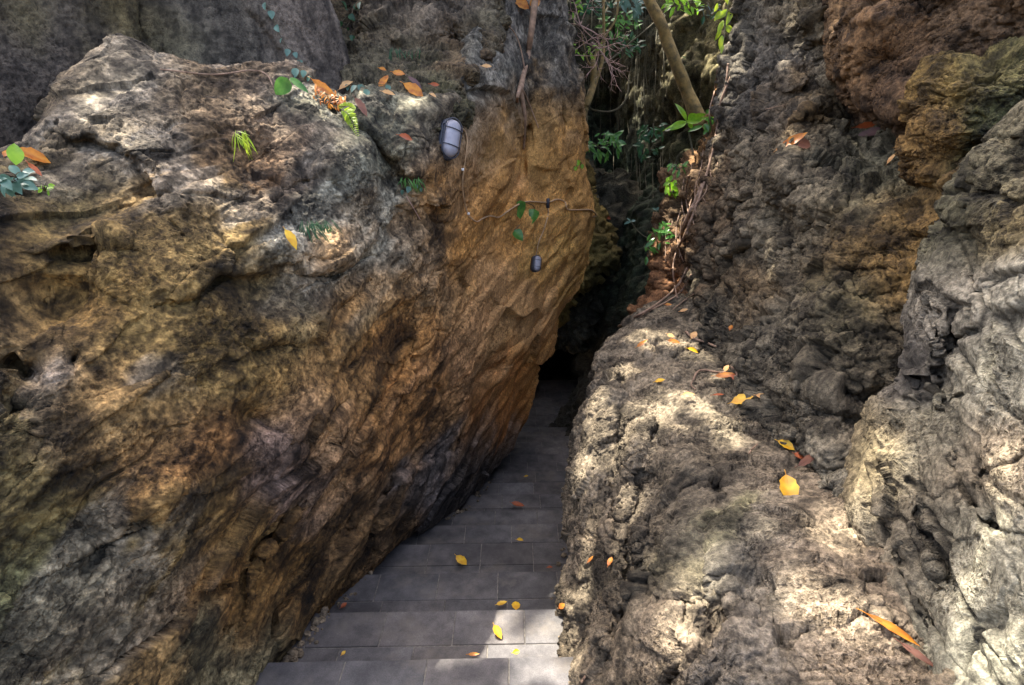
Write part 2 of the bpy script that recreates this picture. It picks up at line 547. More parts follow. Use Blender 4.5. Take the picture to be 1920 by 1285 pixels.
def col_left(P, s):
    jitter(s, stretchto(P, FLOW, 2.5), 85, 4.2)
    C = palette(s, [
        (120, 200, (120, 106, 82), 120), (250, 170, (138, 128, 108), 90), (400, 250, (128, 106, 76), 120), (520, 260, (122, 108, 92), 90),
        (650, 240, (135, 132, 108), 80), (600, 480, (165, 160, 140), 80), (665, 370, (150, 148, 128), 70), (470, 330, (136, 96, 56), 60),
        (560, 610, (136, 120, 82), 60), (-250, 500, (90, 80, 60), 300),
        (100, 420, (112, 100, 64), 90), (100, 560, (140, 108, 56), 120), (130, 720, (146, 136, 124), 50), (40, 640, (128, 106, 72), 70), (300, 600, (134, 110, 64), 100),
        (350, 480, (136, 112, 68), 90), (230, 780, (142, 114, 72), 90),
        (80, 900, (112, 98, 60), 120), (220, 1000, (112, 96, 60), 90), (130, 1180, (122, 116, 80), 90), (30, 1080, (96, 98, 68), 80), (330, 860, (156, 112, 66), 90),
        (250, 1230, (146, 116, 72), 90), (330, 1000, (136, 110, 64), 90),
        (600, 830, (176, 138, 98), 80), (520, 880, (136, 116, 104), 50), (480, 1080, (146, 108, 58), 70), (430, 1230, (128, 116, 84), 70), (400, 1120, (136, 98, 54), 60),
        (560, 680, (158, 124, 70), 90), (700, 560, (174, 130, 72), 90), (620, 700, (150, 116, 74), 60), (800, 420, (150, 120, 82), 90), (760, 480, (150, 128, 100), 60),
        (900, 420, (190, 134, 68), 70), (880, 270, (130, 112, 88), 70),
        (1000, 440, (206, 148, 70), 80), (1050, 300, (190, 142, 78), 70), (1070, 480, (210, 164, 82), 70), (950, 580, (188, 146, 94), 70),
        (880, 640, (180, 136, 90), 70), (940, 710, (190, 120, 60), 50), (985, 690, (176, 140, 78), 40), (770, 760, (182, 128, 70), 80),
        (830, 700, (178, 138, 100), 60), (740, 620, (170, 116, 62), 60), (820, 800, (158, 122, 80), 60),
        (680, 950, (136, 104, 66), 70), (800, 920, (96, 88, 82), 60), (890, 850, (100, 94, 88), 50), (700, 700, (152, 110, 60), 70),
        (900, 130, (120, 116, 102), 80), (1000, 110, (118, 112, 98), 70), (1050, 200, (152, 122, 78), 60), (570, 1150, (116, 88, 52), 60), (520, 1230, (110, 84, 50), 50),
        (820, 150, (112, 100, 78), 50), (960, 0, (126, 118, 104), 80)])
    U = s.U.ravel(); V = s.V.ravel()
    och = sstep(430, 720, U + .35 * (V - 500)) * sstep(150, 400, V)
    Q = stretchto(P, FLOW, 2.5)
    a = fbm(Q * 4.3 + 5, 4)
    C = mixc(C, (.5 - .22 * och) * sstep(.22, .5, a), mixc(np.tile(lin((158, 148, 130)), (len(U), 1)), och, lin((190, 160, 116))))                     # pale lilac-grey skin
    b = fbm(Q * 6.1 + 50, 4)
    C = mixc(C, (.35 + .35 * och) * sstep(.12, .5, b), lin((176, 112, 46)))       # rust
    c = ridged(Q * 7 + 90, 3)
    C = mixc(C, .38 * sstep(.55, 1.1, c) * sstep(-.1, .3, fbm(P * 2.2 + 8, 2)), lin((54, 44, 34)))   # dark algae crust
    m = fbm(P * 3.4 + 120, 4)
    C = mixc(C, .55 * sstep(.1, .5, m) * (1 - och), lin((88, 92, 50)))             # moss
    C = mixc(C, .36 * sstep(.2, .5, fbm(Q * 19 + 70, 3)), lin((70, 56, 40)))
    C = mixc(C, .4 * sstep(.2, .5, fbm(P * 42 + 170, 2)), lin((196, 182, 150)))
    C = mixc(C, .38 * sstep(.25, .5, fbm(P * 60 + 270, 2)), lin((60, 50, 38)))
    w = worley(P * 26)[0]
    C = mixc(C, .4 * (1 - sstep(.15, .3, w)) * sstep(0, .3, a + b), lin((56, 44, 32)))
    W = warp(P, 7, .05)
    mt = lambda f, o, lo, hi: sstep(lo, hi, fbm(W * f + o, 3))
    C = mixc(C, .38 * mt(13, 300, .12, .35) * (1 - .6 * och), lin((142, 144, 148)))
    C = mixc(C, .32 * mt(11, 330, .18, .42), lin((74, 56, 36)))
    C = mixc(C, .45 * mt(16, 360, .12, .4), lin((182, 126, 58)))
    C = mixc(C, .35 * mt(12, 390, .2, .45) * (1 - och), lin((92, 100, 62)))
    C = mixc(C, .35 * mt(30, 420, .15, .4), lin((70, 54, 38)))
    C = mixc(C, .30 * mt(34, 450, .15, .4), lin((190, 172, 140)))
    C = mixc(C, .40 * mt(8, 480, .12, .4), lin((178, 140, 112)))
    for (pu, pv, rx, ry, rot) in [(435, 745, 9, 22, 20), (405, 800, 12, 55, 12), (345, 845, 14, 32, 20), (447, 830, 7, 28, 18), (372, 872, 12, 14, 0), (300, 885, 40, 16, -30), (95, 895, 14, 32, 12), (425, 690, 9, 12, 30)]:
        cc, sn = math.cos(math.radians(rot)), math.sin(math.radians(rot))
        x = (U + .1 * s.jit[0] - pu) * cc + (V + .1 * s.jit[1] - pv) * sn; y = -(U - pu) * sn + (V - pv) * cc
        C = mixc(C, .8 * np.exp(-((x / rx / 1.3)**2 + (y / ry / 1.2)**2)) * sstep(-.5, .2, fbm(P * 30, 2)), lin((176, 78, 50)))
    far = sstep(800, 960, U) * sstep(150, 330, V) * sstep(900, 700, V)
    C = mixc(C, .45 * far, palette(s, [(1000, 440, (206, 154, 92), 90), (1070, 480, (216, 170, 100), 80), (950, 620, (196, 150, 96), 80), (900, 420, (198, 142, 76), 80), (1050, 300, (196, 148, 82), 80), (960, 720, (190, 128, 64), 60)]))  # ochre lifted toward the slab's far edge, standing in for bounced light
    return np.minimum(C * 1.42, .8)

A = Layer(
    uL=-420.0,
    uR=[(-400, 1040), (0, 1062), (60, 1072), (110, 1085), (180, 1092), (250, 1088), (330, 1098), (400, 1116), (450, 1114), (500, 1100), (540, 1082),
        (570, 1060), (600, 1046), (640, 1036), (690, 1012), (745, 1000), (790, 985), (840, 962), (880, 925), (910, 903), (960, 858), (985, 800),
        (1018, 738), (1075, 676), (1145, 603), (1200, 556), (1285, 490), (1400, 405), (1520, 330)],
    vT=[(-420, 330), (-100, 312), (0, 300), (60, 285), (95, 232), (118, 150), (180, 108), (235, 98), (300, 125), (420, 132), (540, 137), (600, 160), (640, 176),
        (700, 178), (760, 172), (830, 180), (862, 130), (900, 40), (930, -60), (1000, -150), (1100, -190)],
    vB=1520.0, step=1.6,
    ctrl=[(-420, 400, .9), (-420, 900, .9), (-420, 1500, .8), (0, 300, 1.45), (0, 640, 1.2), (0, 1000, 1.1), (0, 1285, 1.05),
          (100, 150, 1.8), (300, 130, 2.0), (500, 150, 2.2), (640, 185, 2.45), (800, 190, 2.75), (300, 400, 1.55), (300, 640, 1.42), (300, 900, 1.36), (300, 1285, 1.42),
          (500, 400, 1.85), (500, 640, 1.72), (500, 900, 1.7), (490, 1285, 1.82), (400, 1500, 1.6), (605, 1145, 2.3), (742, 1018, 3.05), (860, 960, 3.75),
          (905, 910, 4.2), (962, 840, 4.8), (1000, 745, 5.0), (700, 640, 2.3), (700, 400, 2.35), (840, 262, 2.8), (840, 500, 3.0), (840, 750, 3.2), (740, 880, 2.65),
          (1005, 495, 4.25), (950, 300, 3.6), (950, 600, 3.85), (1046, 600, 4.8), (1118, 420, 5.1), (1090, 180, 4.7), (950, 50, 3.9), (1060, 0, 4.6), (1000, -300, 4.4)],
    bumps=[(600, 470, 110, 50, 8, -.14), (650, 300, 60, 90, 0, -.10), (470, 320, 60, 50, -20, .10), (200, 250, 110, 60, 20, -.06), (120, 560, 90, 40, 0, .06),
           (470, 785, 30, 22, 10, .16), (50, 700, 26, 22, 0, .1), (140, 680, 16, 16, 0, .08), (20, 760, 22, 20, 0, .1), (40, 800, 16, 20, 0, .07),
           (600, 830, 80, 50, -40, -.07), (820, 200, 40, 30, 0, -.10), (785, 320, 28, 40, 0, -.10), (760, 280, 26, 24, 0, -.09),
           (880, 350, 30, 90, 25, .14), (930, 450, 40, 110, 30, .10), (985, 230, 22, 90, 5, .2), (1010, 100, 30, 60, 0, .15), (960, 640, 30, 60, 25, -.10), (830, 600, 36, 110, 24, -.08), (720, 800, 40, 130, 30, -.07),
           (700, 480, 20, 80, 35, .09), (640, 640, 40, 60, 40, -.06), (150, 1000, 80, 60, 30, .07), (300, 930, 60, 40, -30, -.05), (400, 1150, 40, 90, 25, -.06), (470, 1010, 26, 80, 25, .09)],
    creases=[([(330, 560), (420, 520), (500, 515), (560, 508), (640, 512), (712, 430)], .02, .07, 26),
             ([(430, 640), (520, 640), (590, 620), (650, 560), (700, 500)], .05, .10, 24),
             ([(1010, 600), (930, 690), (890, 740), (868, 820), (850, 880)], .06, .12, 20),
             ([(800, 540), (775, 640), (720, 760), (640, 860), (540, 970), (470, 1080), (420, 1250)], .05, .10, 26),
             ([(1075, 430), (1060, 500), (1020, 580), (985, 640)], .05, .12, 16),
             ([(905, 800), (845, 850), (765, 880), (722, 930), (642, 1010), (560, 1095), (515, 1160), (500, 1300)], .05, .16, 28),
             ([(100, 250), (180, 260), (260, 300), (320, 400)], .05, .08, 24),
             ([(80, 470), (180, 455), (240, 470)], .03, .09, 14),
             ([(600, 180), (680, 240), (740, 300), (760, 350)], .05, .10, 20),
             ([(880, 410), (960, 330), (985, 250)], .03, .09, 16), ([(480, 400), (560, 330), (640, 330)], .03, .05, 20)],
    cracks=[([(560, 515), (620, 520), (700, 470)], .10, 6), ([(980, 150), (985, 240), (975, 330), (920, 420)], .10, 8), ([(1048, 180), (1052, 260), (1070, 350)], .06, 4),
            ([(640, 750), (560, 830), (470, 790)], .05, 10)],
    wrap='RT', rnd={'R': (70, .28), 'T': (36, .16)}, wl={'R': 4.5, 'T': .8}, ext={'L': (-1.9, -1.7, .1)})
A.displace(disp_left, 6); A.displace(disp_left2, 2)
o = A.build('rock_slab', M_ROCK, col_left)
tag(o, 'huge ochre and grey rock slab leaning over the left side of the stairs', 'rock')

# ---- grey karst used on the right side
def disp_karst(big=.06, med=.03, axis=None, k=1.8, fac=1.0):
    def fn(P, s):
        Q = stretchto(P, axis, k) if axis is not None else P * np.array([1, 1, 1.6])
        Q = warp(Q, 3, .06)
        return big * fbm(P * 1.9 + 31, 3) + med * (.55 * ridged(Q * 4.6 + 2, 2) + fac * 1.5 * facet(Q * 4.2 + 8) + fac * .8 * facet(Q * 9.5 + 3)) + .010 * fbm(P * 10 + 3, 3)
    return fn

def disp_karst2(pit=.02, cl=.012, axis=None, k=1.6, fct=.45, rg=None):
    def fn(P, s):
        R = rg(s) if rg else 1.0
        Q = stretchto(P, axis, k) if axis is not None else P * np.array([1, 1, 1.9])
        Q = warp(Q, 14, .03)
        m = sstep(-.3, .3, fbm(P * 3.7 + 71, 3))
        d = -pit * .8 * (1 - sstep(.10, .45, worley(Q * 16)[0])) * m + cl * (.7 * ridged(Q * 17 + 3, 3) + fct * facet(Q * 21 + 6)) * (.3 + .7 * m)
        m2 = sstep(-.25, .25, fbm(P * 6 + 4, 2))
        d += -.012 * (1 - sstep(.10, .48, worley(warp(P, 30, .012) * np.array([1, 1, 1.6]) * 36 + 5)[0])) * m2
        d += (.0065 * ridged(Q * 40, 2) + .0045 * ridged(P * 88, 2) + .0025 * ridged(P * 170, 2)) * (.4 + .6 * m)
        d += -.007 * (1 - sstep(.12, .5, worley(P * 72 + 5)[0])) * sstep(-.2, .3, fbm(P * 8 + 44, 2))
        cr = worley(warp(P, 5, .07) * np.array([1, 1, 1.5]) * 5 + 50)
        d += -.018 * (1 - sstep(.0, .05, cr[1] - cr[0])) * sstep(0, .3, fbm(P * 2 + 90, 2))
        d = d * R
        return d
    return fn

def col_karst(pal, pale=.5, dark=.6, moss=.3, axis=None, gain=.78):
    def fn(P, s):
        jitter(s, P, 45, 3.0)
        C = palette(s, pal)
        Q = stretchto(P, axis, 2.0) if axis is not None else P
        C = mixc(C, pale * sstep(.05, .5, fbm(Q * 6 + 5, 4)), lin((178, 168, 150)))
        C = mixc(C, dark * sstep(.05, .5, fbm(Q * 9 + 55, 4)), lin((70, 64, 56)))
        C = mixc(C, moss * sstep(.15, .5, fbm(P * 3.3 + 15, 4)), lin((102, 100, 58)))
        C = mixc(C, .4 * dark * (1 - sstep(.15, .35, worley(P * 24)[0])), lin((58, 50, 42)))
        C = mixc(C, .35 * sstep(.2, .5, fbm(P * 2.6 + 215, 3)), lin((140, 104, 64)))
        C = mixc(C, .55 * dark * sstep(.15, .45, fbm(P * 28 + 70, 3)), lin((56, 50, 44)))
        C = mixc(C, .4 * sstep(.2, .5, fbm(P * 50 + 170, 2)), lin((196, 186, 168)))
        C = mixc(C, .6 * dark * sstep(.25, .5, fbm(P * 70 + 270, 2)), lin((50, 44, 38)))
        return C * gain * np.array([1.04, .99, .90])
    return fn

GREY = (140, 130, 114)
B = Layer(
    uL=[(520, 1300), (548, 1285), (565, 1250), (592, 1208), (620, 1162), (640, 1148), (680, 1130), (740, 1106), (800, 1086), (850, 1076), (900, 1067), (1000, 1061), (1100, 1064), (1145, 1067), (1285, 1072), (1520, 1078)],
    uR=1930.0, vT=545.0, vB=1520.0, step=1.7,
    ctrl=[(1290, 550, 4.0), (1210, 592, 3.55), (1148, 640, 3.2), (1105, 740, 2.8), (1075, 850, 2.55), (1060, 1000, 2.3), (1066, 1145, 2.12), (1072, 1285, 1.8), (1080, 1520, 1.4),
          (1300, 630, zH(630, 1.05)), (1400, 750, zH(750, 1.07)), (1480, 920, zH(920, 1.05)), (1560, 1000, zH(1000, 1.03)), (1650, 1200, zH(1200, 1.0)), (1750, 1285, zH(1285, 1.0)),
          (1900, 1285, zH(1285, .95)), (1900, 900, zH(900, 1.0)), (1400, 600, zH(600, 1.1)), (1600, 600, zH(600, 1.1)), (1900, 600, zH(600, 1.0)), (1200, 690, zH(690, 1.08)), (1250, 800, zH(800, 1.08)), (1310, 900, zH(900, 1.1)),
          (1150, 800, zH(800, 1.15)), (1150, 900, zH(900, 1.22)), (1210, 1000, zH(1000, 1.16)), (1130, 1100, zH(1100, 1.38)), (1200, 1150, zH(1150, 1.22)),
          (1320, 1100, zH(1100, 1.08)), (1150, 1285, zH(1285, 1.4)), (1250, 1285, zH(1285, 1.22)), (1400, 1285, zH(1285, 1.06)), (1300, 1520, zH(1500, 1.1)), (1700, 1520, zH(1500, .95)), (1700, 1000, zH(1000, 1.05))],
    bumps=[(1340, 1130, 22, 60, -12, .10), (1230, 940, 40, 50, 0, .08), (1300, 870, 60, 40, 30, -.06), (1140, 780, 40, 40, 0, -.07), (1150, 830, 16, 50, 10, .08), (1240, 690, 60, 16, 5, .06),
           (1330, 880, 50, 50, 0, .05), (1250, 1050, 34, 90, 8, .08), (1120, 1020, 16, 120, 3, .06), (1190, 1030, 26, 70, 0, -.06), (1290, 1210, 50, 40, 40, -.06), (1420, 1080, 60, 50, 40, .05), (1230, 740, 60, 20, 0, -.05), (1440, 1010, 60, 40, 40, -.03)],
    creases=[([(1330, 860), (1380, 960), (1350, 1030), (1360, 1140), (1400, 1285)], .04, .07, 16), ([(1290, 1010), (1240, 1040), (1190, 1100), (1180, 1200)], .03, .09, 16),
             ([(1320, 680), (1240, 690), (1170, 690), (1140, 700)], .03, .06, 14), ([(1330, 795), (1250, 800), (1180, 810), (1160, 850)], .03, .06, 16), ([(1250, 930), (1210, 900), (1160, 910)], .02, .05, 14),
             ([(1420, 1150), (1330, 1120), (1270, 1180)], .03, .06, 16)],
    cracks=[([(1405, 960), (1440, 1000), (1480, 1020)], .04, 4), ([(1160, 690), (1170, 800), (1150, 900), (1155, 1060)], .08, 10), ([(1205, 900), (1180, 1010), (1170, 1150), (1165, 1285)], .08, 9)],
    wrap='LT', rnd={'L': (46, .22), 'T': (30, .25)}, wl=.7)
def rgB(s):
    u = s.U.ravel(); v = s.V.ravel()
    sm = np.exp(-(((u - 1480) / 130)**2 + ((v - 930) / 150)**2)) + .8 * np.exp(-(((u - 1560) / 110)**2 + ((v - 1120) / 120)**2)) + .5 * np.exp(-(((u - 1330) / 90)**2 + ((v - 720) / 60)**2))
    return 1.05 - .65 * np.clip(sm, 0, 1)
AXB = (1, .25, 0)
B.displace(disp_karst(.03, .020, AXB, 1.7), 5); B.displace(disp_karst2(.016, .010, AXB, 1.9, .35, rgB), 2)
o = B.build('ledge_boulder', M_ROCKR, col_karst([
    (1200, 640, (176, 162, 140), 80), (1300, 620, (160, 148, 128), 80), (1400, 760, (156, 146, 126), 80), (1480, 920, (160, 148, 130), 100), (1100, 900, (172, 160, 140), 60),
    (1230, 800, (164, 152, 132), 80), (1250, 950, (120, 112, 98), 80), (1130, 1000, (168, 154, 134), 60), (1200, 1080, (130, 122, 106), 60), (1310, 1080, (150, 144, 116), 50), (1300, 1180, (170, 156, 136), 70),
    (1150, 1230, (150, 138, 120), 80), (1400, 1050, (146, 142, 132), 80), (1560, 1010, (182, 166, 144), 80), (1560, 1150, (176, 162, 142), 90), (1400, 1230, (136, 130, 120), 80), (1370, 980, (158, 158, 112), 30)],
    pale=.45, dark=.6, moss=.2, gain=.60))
tag(o, 'low sunlit grey boulder with a flat leafy ledge along the right of the stairs', 'rock')

# ---- right hand cliff
C_ = Layer(
    uL=[(-450, 1430), (0, 1394), (60, 1382), (150, 1364), (260, 1338), (330, 1300), (420, 1290), (520, 1286), (560, 1290), (620, 1300), (1100, 1330)],
    uR=2050.0, vT=-450.0, vB=1120.0, step=2.0,
    ctrl=[(1290, 560, 3.9), (1350, 700, 2.72), (1440, 800, 2.22), (1560, 930, 1.8), (1640, 1050, 1.56), (1285, 420, 3.95), (1335, 260, 3.95), (1392, 0, 3.8), (1420, -400, 3.9),
          (1400, 500, 3.0), (1500, 500, 2.5), (1600, 600, 2.0), (1500, 310, 2.6), (1480, 285, 2.7), (1560, 240, 2.95), (1650, 240, 2.8), (1450, 150, 3.3), (1550, 100, 3.1), (1650, -100, 2.9),
          (1700, 400, 2.1), (1800, 300, 2.0), (1950, 200, 1.9), (1950, 0, 2.0), (2000, -400, 2.2), (1350, 850, 2.9), (1500, 1050, 2.4), (1700, 900, 1.9), (1900, 900, 1.6), (1700, 600, 1.9), (1900, 600, 1.6), (1600, 1120, 2.2)],
    bumps=[(1590, 690, 70, 50, 30, -.08), (1560, 840, 60, 36, 30, -.07), (1400, 450, 40, 70, 0, -.08), (1490, 430, 50, 60, 0, .06), (1610, 430, 60, 60, 0, -.08), (1480, 130, 26, 26, 0, -.10), (1500, 215, 30, 24, 0, -.12),
           (1470, 160, 30, 22, 0, -.10), (1530, 200, 28, 22, 0, -.08), (1520, 45, 30, 40, 0, -.10), (1560, 140, 22, 20, 0, -.07), (1450, 215, 22, 20, 0, -.06), (1395, 175, 30, 40, 0, -.06), (1640, 235, 60, 22, 0, .25), (1350, 420, 20, 120, 5, .10), (1450, 580, 30, 60, 0, .07), (1520, 640, 60, 30, 30, .06)],
    creases=[([(1700, 330), (1600, 320), (1500, 330), (1400, 330), (1330, 350)], .06, .08, 26), ([(1760, 480), (1660, 520), (1560, 560), (1460, 560), (1390, 600)], .03, .08, 22), ([(1620, 760), (1540, 730), (1470, 700), (1400, 640)], .03, .06, 18)],
    cracks=[([(1340, 360), (1345, 450), (1320, 560)], .10, 8), ([(1420, 120), (1425, 220), (1400, 330)], .08, 8)],
    wrap='LT', rnd={'L': (50, .4)}, wl=1.0, ext={'R': (2.4, -.6, .0)})
C_.displace(disp_karst(.05, .032), 5); C_.displace(disp_karst2(.024, .011, None, 1, .3), 2)
o = C_.build('cliff', M_ROCKR, col_karst([
    (1360, 100, (122, 116, 102), 60), (1450, 150, (128, 122, 112), 70), (1530, 60, (140, 128, 104), 60), (1500, 220, (150, 120, 76), 40), (1530, 200, (146, 118, 70), 30), (1600, 250, (130, 124, 106), 70),
    (1500, 300, (146, 134, 112), 70), (1400, 420, (130, 122, 104), 80), (1300, 400, (160, 126, 90), 60), (1500, 480, (124, 114, 94), 80), (1650, 470, (136, 110, 66), 80), (1620, 330, (128, 126, 104), 70),
    (1450, 620, (112, 106, 92), 80), (1600, 620, (112, 104, 86), 80), (1500, 740, (120, 114, 100), 80), (1600, 800, (140, 130, 112), 60), (1550, 870, (140, 136, 122), 50), (1420, 540, (150, 124, 88), 40), (1600, 560, (110, 106, 76), 50)],
    pale=.35, dark=.62, moss=.35))
tag(o, 'tall dark grey pitted cliff rising behind the leafy ledge on the right', 'rock')

D_ = Layer(
    uL=[(-420, 1620), (-200, 1580), (0, 1549), (60, 1556), (110, 1580), (170, 1600), (230, 1650), (280, 1700)],
    uR=2000.0, vT=-420.0, vB=[(1549, 90), (1580, 130), (1610, 180), (1660, 236), (1700, 258), (1740, 250), (1780, 180), (1850, 130), (2000, 110)], step=2.4,
    ctrl=[(1555, 0, 2.62), (1600, 100, 2.42), (1700, 150, 2.2), (1700, 240, 2.3), (1800, 50, 2.0), (1950, 0, 1.85), (1650, -400, 2.5), (2000, -400, 1.9), (1950, 150, 1.95)],
    bumps=[(1690, 190, 40, 30, 0, -.06), (1640, 60, 50, 60, 0, -.06), (1760, 60, 40, 60, 0, .06), (1680, 110, 30, 24, 20, .06)],
    wrap='LB', rnd={'L': (60, .3), 'B': (50, .3)}, wl=.6, ext={'R': (1.8, -.4, .2)})
D_.displace(disp_karst(.07, .030, None, 1, .6), 4); D_.displace(disp_karst2(.026, .009, None, 1, .15), 2)
o = D_.build('overhanging_boulder', M_ROCKR, col_karst([(1600, 60, (144, 116, 84), 80), (1700, 180, (126, 102, 78), 80), (1800, 50, (112, 92, 70), 100), (1680, 100, (150, 114, 76), 60)], pale=.3, dark=.6, moss=.2, gain=.74))
tag(o, 'rust brown boulder bulging from the top of the right cliff', 'rock')

F_ = Layer(
    uL=[(200, 1960), (220, 1930), (240, 1905), (300, 1832), (340, 1805), (400, 1772), (450, 1744), (520, 1716), (600, 1702), (650, 1698), (700, 1682), (760, 1640), (820, 1606), (870, 1588), (930, 1570), (985, 1600), (1050, 1640), (1120, 1670), (1200, 1700), (1285, 1745), (1520, 1850)],
    uR=2420.0, vT=205.0, vB=1520.0, step=1.9,
    ctrl=[(1930, 220, 1.4), (1805, 340, 1.62), (1740, 500, 1.62), (1690, 700, 1.62), (1590, 870, 1.68), (1640, 1050, 1.40), (1745, 1285, 1.1), (1800, 700, 1.36), (1800, 1000, 1.2), (1920, 640, 1.12), (1920, 1000, 1.0), (1900, 1285, .93),
          (2400, 300, .95), (2400, 900, .72), (2400, 1500, .62), (1850, 1500, .88)],
    bumps=[(1650, 840, 50, 40, 20, -.07), (1700, 1000, 40, 60, 20, -.03), (1860, 600, 60, 60, 0, -.03), (1800, 380, 50, 40, 0, -.08), (1850, 300, 40, 40, 0, -.05), (1780, 650, 16, 120, 18, .05), (1880, 880, 60, 60, 0, -.03), (1720, 1120, 30, 60, 30, .03)],
    creases=[([(1920, 800), (1840, 720), (1760, 640), (1740, 560)], .02, .05, 12), ([(1920, 1040), (1850, 1000), (1800, 920), (1790, 820)], .02, .05, 12), ([(1800, 1285), (1740, 1150), (1660, 1040)], .015, .04, 12)],
    cracks=[([(1920, 790), (1850, 720), (1790, 640), (1780, 560)], .04, 7), ([(1780, 860), (1830, 960), (1880, 1000), (1960, 1005)], .05, 6), ([(1760, 750), (1860, 740), (1920, 800)], .03, 5), ([(1720, 960), (1760, 1080), (1840, 1190), (1920, 1285)], .03, 5),
            ([(1690, 1080), (1780, 1230), (1840, 1285)], .03, 5), ([(1840, 890), (1900, 870), (1940, 840)], .03, 5), ([(1700, 900), (1760, 940), (1800, 900)], .02, 5)],
    wrap='LT', rnd={'L': (44, .14), 'T': (40, .2)}, wl=.5, ext={'R': (1.9, -1.5, .1)})
AXF = unproj(1700, 800, 1.5) - unproj(1850, 1200, 1.05)
F_.displace(disp_karst(.018, .008, AXF, 2.2, 1.3), 5)
def near_cells(P):
    Q = stretchto(warp(P, 5, .05), AXF, 2.4)
    w, w2 = worley(Q * 8)
    m = sstep(-.3, .2, fbm(P * 4 + 33, 3))
    return w2 - w, m
def disp_near(P, s):
    e, m = near_cells(P); Q = stretchto(warp(P, 9, .03), AXF, 2.2)
    d = -.022 * (1 - sstep(.01, .13, e)) * m + .010 * facet(Q * 8 + 2)
    r2 = sstep(.0, .4, fbm(P * 5 + 133, 3))
    d += r2 * (-.012 * (1 - sstep(.1, .4, worley(Q * 24)[0])) + .005 * ridged(Q * 30, 3)) + .0016 * fbm(P * 70, 3)
    up = sstep(560, 380, s.V.ravel())
    return d + up * .012 * ridged(P * 16 + 8, 3)
F_.displace(disp_near, 2)
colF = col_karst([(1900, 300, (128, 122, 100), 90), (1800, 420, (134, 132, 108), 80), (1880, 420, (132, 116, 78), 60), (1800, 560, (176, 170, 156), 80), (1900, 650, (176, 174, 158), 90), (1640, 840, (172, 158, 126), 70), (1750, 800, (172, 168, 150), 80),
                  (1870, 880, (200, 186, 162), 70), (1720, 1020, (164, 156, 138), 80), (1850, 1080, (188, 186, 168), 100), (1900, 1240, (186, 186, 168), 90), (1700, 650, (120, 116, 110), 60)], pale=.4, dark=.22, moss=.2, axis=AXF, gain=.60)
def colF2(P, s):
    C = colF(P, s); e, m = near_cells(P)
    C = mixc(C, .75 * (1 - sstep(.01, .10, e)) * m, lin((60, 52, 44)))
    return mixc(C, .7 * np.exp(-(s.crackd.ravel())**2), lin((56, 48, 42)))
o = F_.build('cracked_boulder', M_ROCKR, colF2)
tag(o, 'pale cracked boulder close in the lower right corner', 'rock')

# mossy lump
def rock_ball(name, c, rad, n, fn, colf, mat, rot=0):
    th, ph = np.meshgrid(np.linspace(0, math.pi, n), np.linspace(0, 2 * math.pi, 2 * n))
    S = np.stack([np.sin(th) * np.cos(ph), np.sin(th) * np.sin(ph), np.cos(th)], -1).transpose(1, 0, 2)
    cr, sr = math.cos(rot), math.sin(rot)
    L = S * np.array(rad)
    L = np.stack([L[..., 0], L[..., 1] * cr - L[..., 2] * sr, L[..., 1] * sr + L[..., 2] * cr], -1)
    class X: pass
    s = X(); s.P = L + np.array(c); s.flip = 1
    nrm = S
    for f in fn:
        d = f(s.P.reshape(-1, 3), s).reshape(s.P.shape[:2]); s.P = s.P + nrm * d[..., None]
    u, v, z = proj(s.P); s.U, s.V = u, v; s.crackd = np.full(u.shape, 99.)
    Fq = grid_faces(*s.P.shape[:2])
    o = np_mesh(name, s.P.reshape(-1, 3), Fq, mat, colf(s.P.reshape(-1, 3), s)); ZB.append(s.P)
    return o
mossy = col_karst([(1800, 180, (140, 116, 66), 60), (1860, 150, (118, 112, 72), 60), (1760, 240, (146, 116, 70), 50), (1880, 260, (102, 104, 68), 60)], pale=.3, dark=.6, moss=.4)
o = rock_ball('mossy_boulder', unproj(1850, 205, 1.95), (.20, .17, .185), 240, [disp_karst(.13, .04, None, 1, .6), disp_karst2(.026, .010, None, 1, .15)], mossy, M_ROCKR)
tag(o, 'rounded mossy boulder wedged under the brown overhang at the right edge', 'rock')
o = rock_ball('mossy_rock', unproj(1775, 262, 1.98), (.115, .12, .125), 170, [disp_karst(.08, .035, None, 1, .6), disp_karst2(.024, .010, None, 1, .15)], mossy, M_ROCKR)
tag(o, 'smaller olive brown rock in front of the shadowed hollow under the overhang', 'rock')

# ---- rendered retaining wall, top left
J_ = Layer(uL=-430.0, uR=[(-500, 560), (0, 614), (60, 634), (130, 654), (200, 668), (360, 690)], vT=-70.0, vB=380.0, step=3.0,
           ctrl=[(0, 200, 1.9), (300, 100, 2.42), (640, 120, 3.0), (0, 0, 1.95), (300, -400, 2.5), (640, -400, 3.15), (-420, 200, 1.45), (-420, -400, 1.5), (480, 60, 2.66)],
           creases=[([(430, -300), (470, 20), (560, 150)], .0, .05, 30)], cracks=[([(250, -300), (258, 0), (276, 110)], .03, 10)], bumps=[(330, -60, 90, 200, 8, .05), (560, 0, 60, 200, -15, -.04)],
           wrap='RT', rnd={'R': (16, .08), 'T': (30, .15)}, wl=.9, ext={'L': (-3.0, -1.0, .0)})
J_.displace(lambda P, s: .02 * fbm(P * 2.2, 3) + .006 * fbm(P * 12, 4), 4)
J_.displace(lambda P, s: .005 * ridged(P * 36, 3) + .004 * fbm(P * 90, 2) - .012 * (1 - sstep(.1, .4, worley(P * 14)[0])) * sstep(0, .4, fbm(P * 3 + 7, 2)), 2)
